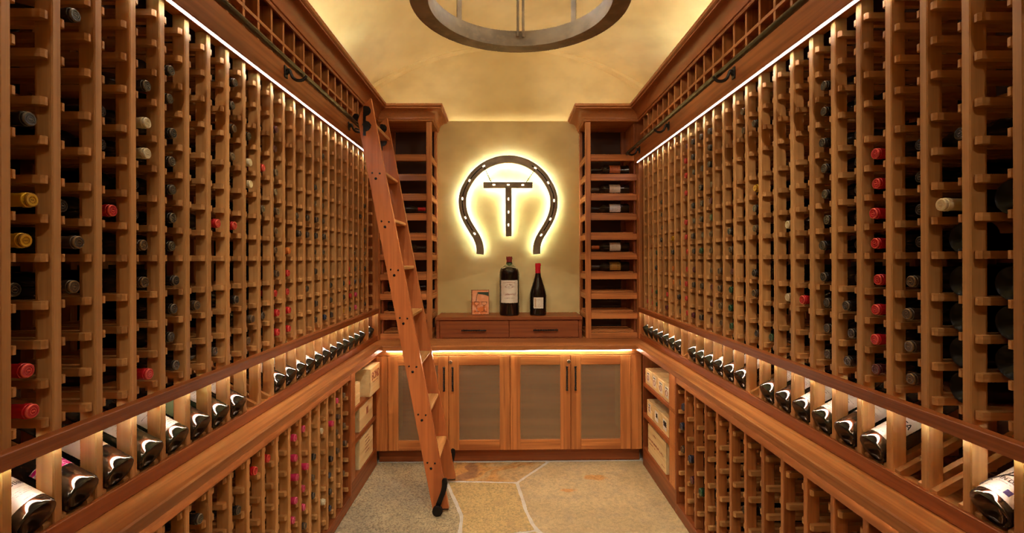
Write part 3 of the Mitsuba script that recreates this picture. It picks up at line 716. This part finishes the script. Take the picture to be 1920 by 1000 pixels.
# display bottles lying on the sloping rests, base to the aisle
DISP = {-1: {0: 'K', 1: 'F', 2: 'S', 3: 'd', 4: 'W', 5: 'G', 6: 'd', 7: 'd', 10: 'd', 11: 'd', 12: 'W', 13: 'W', 14: 'W', 15: 'W', 16: 'W', 17: 'd', 18: 'd', 19: 'd', 20: 'd', 21: 'd', 23: 'W'},
        1: {0: 'B', 3: 'A', 4: 'V', 5: 'W', 6: 'W', 7: 'd', 8: 'd', 10: 'd', 11: 'd', 12: 'W', 13: 'd', 14: 'd', 15: 'd', 17: 'd', 18: 'W', 19: 'd', 20: 'd', 21: 'G', 22: 'd', 23: 'd'}}
RB = .0435
dbody, dcap = burgundy(R=RB)
DB = {g: shp(lathe([(RB * .06, .020), (RB * .5, .014), (RB * .74, .004)] + dbody[1:], 32), g) for g in ('glass_dark', 'glass_green', 'glass_brown')}
DC = shp(lathe(dcap, 18), 'foil_k')
xbody, xcap = bordeaux(R=RB)
DX_ = {g: shp(lathe([(RB * .06, .020), (RB * .5, .014), (RB * .74, .004)] + xbody[1:], 32), g) for g in ('glass_dark', 'glass_green', 'glass_brown')}
principled('label_plain', lines_fn((232, 230, 222), (186, 182, 174), 16, 6), 0.5)
LB = {'W': ('label_white', .034, .140), 'd': ('label_white', .085, .165), 'G': ('label_green', .075, .165), 'F': ('label_floral', .070, .108), 'S': ('label_cream', .075, .165), 'K': ('label_plain', .026, .108), 'B': ('label_plain', .020, .150), 'A': ('label_plain', .034, .172), 'V': ('label_plain', .075, .165)}
LSH = {k: label_shape(RB, a, b, 1.25 if k != 'd' else 1.0, m) for k, (m, a, b) in LB.items()}
DWORD = {'W': 'white-labelled', 'd': 'dark', 'G': 'green-labelled', 'F': 'pink floral-labelled', 'S': 'cream-labelled script', 'K': 'white-labelled', 'B': 'vine-branch labelled', 'A': 'white-labelled block-lettered', 'V': 'white-labelled'}
for s in (-1, 1):
    y0, p = UP[s]
    c, sn = math.cos(SL), math.sin(SL)
    for a, col in DISP[s].items():
        k = thing('display_bottle', f'{DWORD[col]} bottle lying in {SIDE[s]} display row under ledge, {ORD[a]} slot from near end', 'bottle', f'bottles in the {SIDE[s]} display row')
        gap = (p - PW) / 2 - .017
        hh = math.sqrt(RB * RB - gap * gap) + .0008
        x0 = 1.078                              # where the axis foot meets the rests
        zc = -.600 + (x0 - 1.076) * math.tan(SL)
        o = (s * (x0 - sn * hh), y0 + p * a + (p - PW) / 2, zc + c * hh)
        tw = frame((0, -s, 0), (s * c, 0, sn), (-s * sn, 0, c), o)
        part(k, 'glass', {**(DB if col in 'KF' else DX_)[rng.choice(['glass_dark', 'glass_green', 'glass_dark'])], 'to_world': tw})
        part(k, 'foil_capsule', {**DC, 'to_world': tw})
        part(k, 'paper_label', {**LSH[col], 'to_world': tw})
        if col == 'K':
            part(k, 'lettering', {**wrap_text('Kistler', .0125, RB, .078), 'to_world': tw})
        if col == 'A': part(k, 'lettering', {**wrap_text('MAIA', .017, RB, .102, True, .014), 'to_world': tw})
        if col == 'B':
            part(k, 'lettering', {**wrap_text('IN DI', .0095, RB, .062, False, .006), 'to_world': tw})
            br = np.array([(-.034, .030), (-.030, .044), (-.024, .056), (-.014, .066), (-.006, .078), (.004, .083), (.014, .090), (.026, .092), (.036, .088)])
            tw2 = [(-.030, .044, -.040, .040), (-.024, .056, -.016, .050), (-.006, .078, -.002, .094), (.014, .090, .018, .102), (.026, .092, .032, .102)]
            cur = lambda q: [((RB + .0012) * math.sin(x / RB), y, (RB + .0012) * math.cos(x / RB)) for x, y in q]
            part(k, 'printed_branch', mikit.ply(join(tube(cur(br), .0017, 5), *[tube(cur([(q[0], q[1]), ((q[0] + q[2]) / 2, (q[1] + q[3]) / 2), (q[2], q[3])]), .0012, 5) for q in tw2]), 'ink'), None)
            scene[f'{k}__printed_branch']['to_world'] = tw
            part(k, 'printed_stamp', {**label_shape(RB, .032, .046, .14, 'blue_ink', .0009), 'to_world': tw @ T().rotate([0, 1, 0], 36)})
        if col == 'S':
            q = [(.006, .064), (.0, .062), (-.004, .068), (-.002, .078), (.006, .086), (.010, .082), (.004, .076), (.010, .080), (.016, .094)]
            from scipy.interpolate import CubicSpline
            q = np.array([0, .033]) + CubicSpline(np.arange(len(q)), np.array(q))(np.linspace(0, len(q) - 1, 40))
            part(k, 'script_letter', {**mikit.ply(tube([((RB + .001) * math.sin(x / RB), y, (RB + .001) * math.cos(x / RB)) for x, y in q], .0006, 5), 'ink'), 'to_world': tw})

# bottles lying label-out in the towers
tb, tc = bordeaux(R=.039, Hb=.31)
TBODY = shp(lathe(punted(tb), 24), 'glass_dark'); TCAP = {c: shp(lathe(tc, 18), 'foil_' + c) for c in 'kron'}
TL = {m: label_shape(.039, .075, .165, 1.2, m) for m in ('label_orange', 'label_cream', 'label_white', 'label_gold', 'label_tan')}
for s, i, col, lab_m, word in ((1, 1, 'k', 'label_orange', 'orange-labelled bottle lying on the second shelf from the top of the right tower'),
                        (1, 2, 'n', 'label_cream', 'cream-labelled bottle lying on the third shelf of the right tower, brass foil'),
                        (1, 3, 'k', 'label_white', 'white-labelled bottle lying on the fourth shelf of the right tower, above the empty shelf'),
                        (1, 5, 'o', 'label_cream', 'cream-labelled bottle with orange foil lying below the empty shelf of the right tower'),
                        (1, 6, 'n', 'label_gold', 'gold-banded dark bottle lying on the lowest filled shelf of the right tower'),
                        (-1, 3, 'r', None, 'dark bottle with red foil lying highest in the left tower, behind the ladder'),
                        (-1, 5, 'k', None, 'dark unlabelled bottle lying second highest in the left tower behind the ladder'),
                        (-1, 7, 'k', None, 'dark bottle lying in the left tower on the second lowest filled shelf'),
                        (-1, 8, 'k', None, 'dark bottle lying on the lowest filled shelf of the left tower')):
    k = thing('tower_bottle', word, 'bottle', 'bottles lying in the display towers')
    tilt = .35
    u = (0, -math.cos(tilt), math.sin(tilt)); a = (-s, 0, 0)
    r = tuple(np.cross(a, u))
    tw = frame(r, a, u, (s * 1.003, YT + .1, SH[i] + .014 + .0385))
    part(k, 'glass', {**TBODY, 'to_world': tw}); part(k, 'foil_capsule', {**TCAP[col], 'to_world': tw})
    if lab_m: part(k, 'paper_label', {**TL[lab_m], 'to_world': tw})

# large bottles and picture on the drawer unit
ZD, YD = -.4698, 4.06
def upright(name, label, body, cap, x, glass, foil):
    k = thing(name, label, 'bottle')
    tw = frame((1, 0, 0), (0, 0, 1), (0, -1, 0), (x, YD, ZD))
    part(k, 'glass', {**mikit.ply(lathe(body, 40), glass, 35), 'to_world': tw})
    part(k, 'foil_capsule', {**mikit.ply(lathe(cap, 28), foil, 30), 'to_world': tw})
    return k, tw
RI = .083
ib = [(RI * .8, .0), (RI * .95, .002), (RI, .01), (RI, .345), (RI * .98, .362), (RI * .92, .380), (RI * .80, .396), (RI * .62, .408), (.040, .416), (.030, .424), (.0255, .434), (.023, .45), (.0225, .486)]
ic = [(.0235, .424), (.0232, .468), (.0262, .469), (.0262, .484), (.0245, .486), (.0245, .493), (.010, .494)]
principled('foil_claret', (116, 34, 30), 0.35, specular=0.5)
k, tw = upright('large_bottle', 'huge wide-shouldered bottle with cream label and claret foil on the drawer unit', ib, ic, .0035, 'glass_brown', 'foil_claret')
part(k, 'green_neck', {**mikit.ply(lathe([(.0408, .4162), (.0308, .4243), (.0262, .4342), (.0245, .4399)], 32), 'glass_clear_green', 35), 'to_world': tw}, label='green glass neck')
part(k, 'paper_label', {**label_shape(RI, .108, .296, .98, 'label_cream', .0008), 'to_world': tw})
part(k, 'lettering', {**wrap_text('Cabernet', .019, RI, .172, False, 0, 'red_ink'), 'to_world': tw})
eye = [((RI + .0016) * math.sin(x / RI), .245 + y, (RI + .0016) * math.cos(x / RI)) for x, y in [(-.036, 0), (-.02, .012), (0, .018), (.02, .012), (.036, 0), (.02, -.012), (0, -.018), (-.02, -.012)]]
part(k, 'printed_emblem', {**mikit.ply(join(tube(eye, .0014, 5, closed=True), lathe([(.006, .0), (.006, .001)], 12)), 'red_ink'), 'to_world': tw}) if False else part(k, 'printed_emblem', {**mikit.ply(tube(eye, .0014, 5, closed=True), 'red_ink'), 'to_world': tw})
arc_pts = [((RI + .0014) * math.sin(x / RI), .268 + .012 * math.cos(x * 22), (RI + .0014) * math.cos(x / RI)) for x in np.linspace(-.05, .05, 13)]
part(k, 'printed_arc', {**mikit.ply(tube(arc_pts, .0016, 5), 'red_ink'), 'to_world': tw})
RM = .070
mb = [(RM * .8, 0), (RM * .95, .002), (RM, .01), (RM, .165)] + [(RM + (.0205 - RM) * smooth_np(t), .165 + .195 * t) for t in np.linspace(.08, 1, 12)] + [(.0205, .425)]
mc = [(.0225, .352), (.0222, .412), (.0245, .413), (.0245, .428), (.023, .430), (.023, .436), (.01, .437)]
principled('foil_scarlet', (186, 16, 30), 0.4, specular=0.5)
k, tw = upright('large_bottle', 'slope-shouldered magnum with scarlet foil and small square label on the drawer unit', mb, mc, .246, 'glass_brown', 'foil_scarlet')
part(k, 'paper_label', {**label_shape(RM, .060, .152, .62, 'label_cream', .0008), 'to_world': tw})
part(k, 'printed_mark', {**label_shape(RM, .07, .145, .10, 'label_tan', .0014), 'to_world': tw @ T().rotate([0, 1, 0], -22)})
pl = thing('picture_plaque', 'small orange plaque painted with wine poured into two glasses, left of the bottles', 'plaque')
px0, px1, pz0, pz1 = -.318, -.168, ZD, ZD + .212
part(pl, 'board', box(px0, px1, 4.058, 4.078, pz0 + .0004, pz1, .0015), 'dark_z')
def copper(p, n, uv):
    a = fbm(p.x * 40, p.z * 40, octaves=4)
    b = fbm(p.x * 15 + 3, p.z * 15, octaves=3)
    return mix(mix(lin(226, 150, 96), lin(214, 112, 44), smoothstep(.35, .65, b)), lin(240, 180, 140), smoothstep(.55, .7, a) * .6)
principled('copper_paint', proc(copper), 0.5)
face = part(pl, 'painted_face', box(px0 + .008, px1 - .003, 4.0562, 4.0578, pz0 + .006, pz1 - .004, .0003), 'copper_paint')
yq = 4.0552
def ribbon(pts, w, key, mat):
    ls = LineString(pts).buffer(w, cap_style=1)
    part(face, key, prism(ls, 1, yq - .001, yq + .0008), mat)
principled('paint_brown', (104, 44, 20), .5); principled('paint_green', (40, 52, 36), .5)
part(face, 'painted_bottle', prism(Polygon([(px0 + .052, pz1 - .024), (px0 + .058, pz1 - .018), (px1 - .004, pz1 - .018), (px1 - .004, pz1 - .054), (px1 - .02, pz1 - .046), (px1 - .05, pz1 - .038), (px0 + .056, pz1 - .034)]), 1, yq - .001, yq + .0008), 'paint_green')
ribbon([(px0 + .054, pz1 - .03), (px0 + .046, pz1 - .05), (px0 + .041, pz1 - .085), (px0 + .040, pz1 - .1)], .002, 'painted_stream', 'paint_brown')
for gx in (.046, .108):
    ribbon([(px0 + gx - .023, pz1 - .1), (px0 + gx + .023, pz1 - .101)], .0016, 'painted_glass', 'paint_brown')
    ribbon([(px0 + gx - .023, pz1 - .1), (px0 + gx - .018, pz1 - .12), (px0 + gx, pz1 - .135), (px0 + gx + .018, pz1 - .12), (px0 + gx + .023, pz1 - .101)], .0013, 'painted_glass', 'paint_brown')
    ribbon([(px0 + gx, pz1 - .135), (px0 + gx, pz1 - .178)], .0016, 'painted_glass', 'paint_brown')
    ribbon([(px0 + gx - .022, pz1 - .184), (px0 + gx, pz1 - .178), (px0 + gx + .022, pz1 - .184)], .0016, 'painted_glass', 'paint_brown')

# ------------------------------------------------------------------ horseshoe sign
from scipy.interpolate import CubicSpline
sg = thing('horseshoe_sign', 'backlit bronze horseshoe sign with a hanging letter T on the niche wall', 'sign')
def zs(x, y): return ((x - 513) * .001027 - .004, .514 - (y - 485) * .001027)
half_pts = [(513, 138), (420, 150), (325, 189), (236, 258), (170, 350), (133, 440), (127, 500), (135, 575), (165, 660), (215, 745), (255, 815), (272, 870), (274, 942)]
full = half_pts + [(1028 - x, y) for x, y in half_pts[:-1][::-1]]
full = [(x, y) for x, y in half_pts[::-1]] + [(1028 - x, y) for x, y in half_pts[1:]]
ctl = np.array([zs(*q) for q in full])
tt = np.r_[0, np.cumsum(np.linalg.norm(np.diff(ctl, axis=0), axis=1))]
cen = CubicSpline(tt, ctl)(np.linspace(0, tt[-1], 140))
ys0, ys1 = 4.158, 4.186
shoe = LineString(cen).buffer(.031, cap_style=2, join_style=1).simplify(.0006)
sh = part(sg, 'horseshoe', prism(shoe, 1, ys0, ys1), 'aged_bronze')
rim_o = shoe.difference(shoe.buffer(-.005))
part(sh, 'raised_rim', join(*[prism(g, 1, ys0 - .004, ys0) for g in getattr(rim_o, 'geoms', [rim_o])]), 'aged_bronze')
L = LineString(cen)
def sub(a, b):
    return LineString([L.interpolate(q, normalized=True).coords[0] for q in np.linspace(a, b, 50)])
for a, b in ((.10, .40), (.60, .90)):
    part(sh, 'crease', prism(sub(a, b).buffer(.004, cap_style=2), 1, ys0 - .0015, ys0 + .001), 'iron')
bar = Polygon([zs(305, 335), zs(720, 335), zs(720, 381), zs(305, 381)])
stem = Polygon([zs(492, 381), zs(541, 381), zs(541, 790), zs(492, 790)])
lt = part(sg, 'letter_t', join(prism(bar, 1, ys0, ys1), prism(stem, 1, ys0, ys1)), 'aged_bronze')
for q in (bar, stem):
    rim = q.difference(q.buffer(-.005))
    part(lt, 'raised_rim', prism(rim, 1, ys0 - .004, ys0), 'aged_bronze')
HOLES = [(308, 198, 35), (182, 316, 60), (127, 472, 90), (149, 635, 118), (217, 776, 130), (743, 215, -35), (855, 337, -60), (902, 490, -90), (878, 650, -118), (804, 788, -130)]
HT = [(393, 356, 0), (515, 356, 0), (637, 358, 0), (516, 476, 90), (516, 586, 90), (515, 694, 90)]
hole_meshes = []
for grp, par in ((HOLES, sh), (HT, lt)):
    for x, y, a in grp:
        cx, cz = zs(x, y)
        if par == sh:
            cx, cz = L.interpolate(L.project(Point(cx, cz))).coords[0]
        d = np.array([math.cos(math.radians(a)), math.sin(math.radians(a))]) * .006
        o = LineString([(cx - d[0], cz - d[1]), (cx + d[0], cz + d[1])]).buffer(.0075, quad_segs=3)
        part(par, 'lit_hole', shape(prism(o, 1, ys0 - .0035, ys0 + .001), 'paper', **glow((3.0, 2.3, 1.3))))
for name, q in (('horseshoe', shoe.buffer(-.016)), ('letter', bar.union(stem).buffer(-.012))):
    gs = [g for g in getattr(q, 'geoms', [q])]
    part(sg, 'backlight', shape(join(*[prism(g, 1, ys1 + .0005, ys1 + .004) for g in gs]), 'paper', **glow(L_SIGN)), label=f'hidden light strip behind the {name}')
part(sg, 'standoff', join(*[tube([(x, ys1 + .004, z), (x, YW - .0005, z)], .006, 8) for x, z in [zs(274, 900), zs(754, 900), zs(127, 480), zs(902, 480), zs(515, 138), zs(516, 720), zs(430, 358), zs(600, 358)]]), 'iron')
for a, b in (((310, 205), (374, 340)), ((742, 225), (664, 340))):
    a, b = np.array(zs(*a)), np.array(zs(*b))
    n = 7
    links = []
    for i in range(n):
        c0 = a + (b - a) * (i + .5) / n
        d = (b - a) / n * .62
        e = np.array([-d[1], d[0]]) * .35
        an = np.linspace(0, 2 * np.pi, 13)[:-1]
        lk = [(c0[0] + d[0] * math.cos(q) + (e[0] * math.sin(q) if i % 2 else 0), 4.150 + (0 if i % 2 else .006 * math.sin(q)), c0[1] + d[1] * math.cos(q) + (e[1] * math.sin(q) if i % 2 else 0)) for q in an]
        links.append(tube(lk, .0018, 5, closed=True))
    part(sg, 'chain', join(*links), 'iron')

# ------------------------------------------------------------------ ladder
ld = thing('rolling_ladder', 'redwood rolling library ladder leaning on the rail of the left rack', 'ladder')
def xr(z): return -.384 - (z + 1.539) * (.856 - .384) / (.998 + 1.539)      # right edge of the stringers
for y in (2.97, 3.37):
    poly = Polygon([(xr(-1.539), -1.539), (xr(.998), .998), (xr(.958) - .052, .955), (xr(.90) - .098, .86), (xr(-1.539) - .10, -1.539)])
    st = part(ld, 'stringer', prism(poly, 1, y, y + .03), 'ladder_z')
    part(st, 'foot_pad', box(xr(-1.539) - .099, xr(-1.539) - .001, y + .002, y + .028, -1.5485, -1.5395, .001), 'backing')
TR = [-1.235 + .2985 * i for i in range(8)]
for i, z in enumerate(TR):
    a, b = xr(z) - .088, xr(z) - .004
    v, f = box(a, b, 3.0005, 3.3695, z - .024, z, .008)
    part(ld, 'tread', (v, f), 'rack_y' if i < 5 else 'trim_y')  # lower treads in lighter wood: their top-lit brightness put into the colour
    for y, sgn in ((2.97, -1), (3.40, 1)):
        for dx, dz, r in ((-.074, -.02, .0055), (-.028, -.024, .0055), (-.052, -.055, .0078)):
            c = lathe([(r, 0), (r, .003), (r * .7, .005)], 12)
            v = np.asarray(c[0]); w = np.stack([v[:, 0] + xr(z) + dx, (y - v[:, 1]) if sgn < 0 else (y + v[:, 1]), v[:, 2] + z + dz], 1)
            part(ld, 'bolt', fix((w, c[1])), 'black_metal')
for y, yo in ((2.97, -1), (3.37, 1)):
    yb = y - .004 if yo < 0 else y - .0045
    x1 = -.858
    pts = Polygon([(-.905, .84), (-.885, .84), (-.885, .872), (-.868, .868), (-.85, .882), (-.848, .902), (-.86, .918), (-.884, .925), (-.884, .952), (-.866, .96), (-.852, .975), (-.852, .995), (-.866, 1.01), (-.884, 1.012), (-.905, 1.012)]) if False else \
          Polygon(np.array([(0, 0), (.016, 0), (.016, .03), (.034, .034), (.046, .05), (.046, .07), (.034, .086), (.016, .092), (.016, .122), (.034, .128), (.046, .144), (.046, .164), (.034, .18), (.012, .184), (0, .18)]) + [xr(.86) - .072, .765])
    hk = part(ld, 'hanger', prism(pts, 1, yb, yb + .004), 'black_metal', label='black iron roller hanger')
    for q in (.06, .154):
        part(hk, 'bolt', box(xr(.86) - .072 + .028, xr(.86) - .072 + .04, yb - .005, yb, .765 + q - .006, .765 + q + .006, .003), 'black_metal')
    part(hk, 'roller', fix((lambda v, f: (np.stack([v[:, 0] - .949, v[:, 1] + y + .004, v[:, 2] + .8822], 1), f))(*lathe([(.019, 0), (.022, .003), (.0215, .011), (.0225, .019), (.019, .022)], 20))), 'black_metal', smooth=35)
    part(hk, 'arm', join(tube([(xr(.86) - .1, y + .010, .88), (-.945, y + .010, .88)], .007, 8), tube([(xr(.80) - .105, y + .010, .79), (-.93, y + .010, .805), (-.955, y + .010, .812)], .005, 8)), 'black_metal')
    # wheel at the foot
    yw = y - .012 if yo < 0 else y + .042
    xw = xr(-1.5) - .055
    arm = CubicSpline([0, 1, 2, 3], np.array([(xw + .04, yw, -1.36), (xw + .034, yw, -1.42), (xw + .012, yw, -1.48), (xw - .004, yw, -1.53)]))(np.linspace(0, 3, 14))
    wa = part(ld, 'wheel_arm', join(skin([[(p[0] - .017, p[1] - .006, p[2]), (p[0] + .015, p[1] - .006, p[2]), (p[0] + .015, p[1] + .006, p[2]), (p[0] - .017, p[1] + .006, p[2])] for p in arm]),
                              fix((lambda v, f: (np.stack([v[:, 0] + xw + .04, v[:, 1] * yo + yw + .003 * yo, v[:, 2] - 1.36], 1), f))(*lathe([(.016, -.006), (.016, .005), (.008, .008)], 18)))), 'black_metal', smooth=35, label='black iron wheel bracket')
    part(wa, 'wheel', fix((lambda v, f: (np.stack([v[:, 0] + xw - .002, v[:, 1] + yw + (-.034 if yo < 0 else .010), v[:, 2] - 1.5345], 1), f))(*lathe([(.026, 0), (.031, .003), (.0315, .012), (.031, .021), (.026, .024)], 24))), 'black_metal', smooth=35)

# ------------------------------------------------------------------ chandelier
ch = thing('ring_chandelier', 'aged bronze ring chandelier hanging on flat straps with candle lamps', 'chandelier')
CX, CY, CZ, RO, RI2, HB = .045, 2.268, 1.20, .516, .431, .085
n = 96
an = np.arange(n) * 2 * np.pi / n
ringv = [[((r) * math.cos(q) + CX, r * math.sin(q) + CY, z) for q in an] for r, z in ((RO, CZ), (RO, CZ + .012), (RI2 + .014, CZ + .012), (RI2 + .014, CZ + HB), (RI2, CZ + HB), (RI2, CZ))]
V = np.array(ringv).reshape(-1, 3); F = []
for i in range(6):
    for j in range(n):
        a, b, c, d = i * n + j, i * n + (j + 1) % n, ((i + 1) % 6) * n + (j + 1) % n, ((i + 1) % 6) * n + j
        F += [[a, b, c], [a, c, d]]
part(ch, 'ring', fix((V, np.array(F))), 'aged_bronze', smooth=30)
for q in (45, 135, 225, 315):
    q = math.radians(q + (3 if q < 100 else 0))
    ux, uy = math.cos(q), math.sin(q)
    P = [(RI2 + .016, CZ + .02), (RI2 + .016, 1.56), (.05, 1.74)]
    rings = []
    for r, z in P:
        tx, ty = -uy * .0155, ux * .0155
        rings.append([(CX + ux * r + tx, CY + uy * r + ty, z), (CX + ux * (r + .006) + tx, CY + uy * (r + .006) + ty, z + .001), (CX + ux * (r + .006) - tx, CY + uy * (r + .006) - ty, z + .001), (CX + ux * r - tx, CY + uy * r - ty, z)])
    part(ch, 'strap', skin(rings), 'aged_bronze')
part(ch, 'hub', fix((lambda v, f: (np.stack([v[:, 0] + CX, v[:, 2] + CY, v[:, 1]], 1), f))(*lathe([(.05, 1.72), (.06, 1.73), (.06, 1.755), (.02, 1.77), (.012, 1.78), (.012, vault(CX) - .03), (.055, vault(CX) - .02), (.06, vault(CX) - .004)], 24))), 'aged_bronze', smooth=30)
for q in (90, 210, 330):
    q = math.radians(q)
    ux, uy = math.cos(q), math.sin(q)
    r = RI2 - .012
    bx, by = CX + ux * r, CY + uy * r
    cd = part(ch, 'candle_lamp', join(tube([(bx, by, CZ + .05), (bx, by, CZ + .42)], .0075, 10), tube([(bx + .016 * uy + .014 * abs(uy), by + .02 * ux, CZ + .045), (bx + .016 * uy + .014 * abs(uy), by + .02 * ux, CZ + .29)], .0075, 10)), 'aged_bronze', smooth=40)
    bxx, byy = bx + .016 * uy + .014 * abs(uy), by + .02 * ux
    bulb = lathe([(.006, 0), (.012, .012), (.0145, .028), (.012, .048), (.006, .066), (.002, .078)], 16)
    v = np.asarray(bulb[0])
    part(cd, 'bulb', shape(fix((np.stack([v[:, 0] + bxx, v[:, 2] + byy, v[:, 1] + CZ + .291], 1), bulb[1])), 'paper', **glow(L_BULB)))

# recessed downlights in the vault above the entrance end
for i, (x, y) in enumerate(((-.55, .75), (.55, .75), (-.55, -.35), (.55, -.35))):
    z = vault(x)
    wd = ('left of the vault, nearer the chandelier', 'right of the vault, nearer the chandelier', 'left of the vault, by the entrance', 'right of the vault, by the entrance')[i]
    k = thing('downlight', f'round recessed ceiling downlight {wd}', 'downlight')
    rim = lathe([(.045, 0), (.06, .0), (.062, .006), (.045, .006)], 28)
    v = np.asarray(rim[0])
    part(k, 'rim', fix((np.stack([v[:, 0] + x, v[:, 2] + y, v[:, 1] + z - .03], 1), rim[1])), 'paper')
    dsk = lathe([(.043, 0), (.043, .003)], 28); v = np.asarray(dsk[0])
    part(k, 'lens', shape(fix((np.stack([v[:, 0] + x, v[:, 2] + y, v[:, 1] + z - .034], 1), dsk[1])), 'paper', **glow((14, 12.5, 10))))
    ty = 3.3 if i < 2 else 1.9
    scene[f'downlight_lamp_{i}'] = {'type': 'spot', 'intensity': {'type': 'rgb', 'value': [q * (1.0 if i < 2 else .45) for q in L_CAN]}, 'cutoff_angle': 30.0, 'beam_width': 18.0,
                                    'to_world': T().look_at(origin=[x, y, z + H - .05], target=[x * .15, ty, .2], up=[0, 0, 1])}
e = thing('light_strip', 'warm cove light strip on the ledge above the niche', 'light strip')
part(e, 'strip', shape(box(-.55, .55, 4.292, 4.304, 1.2265, 1.2305, .0005), 'paper', **glow([q * .5 for q in L_COVE])))
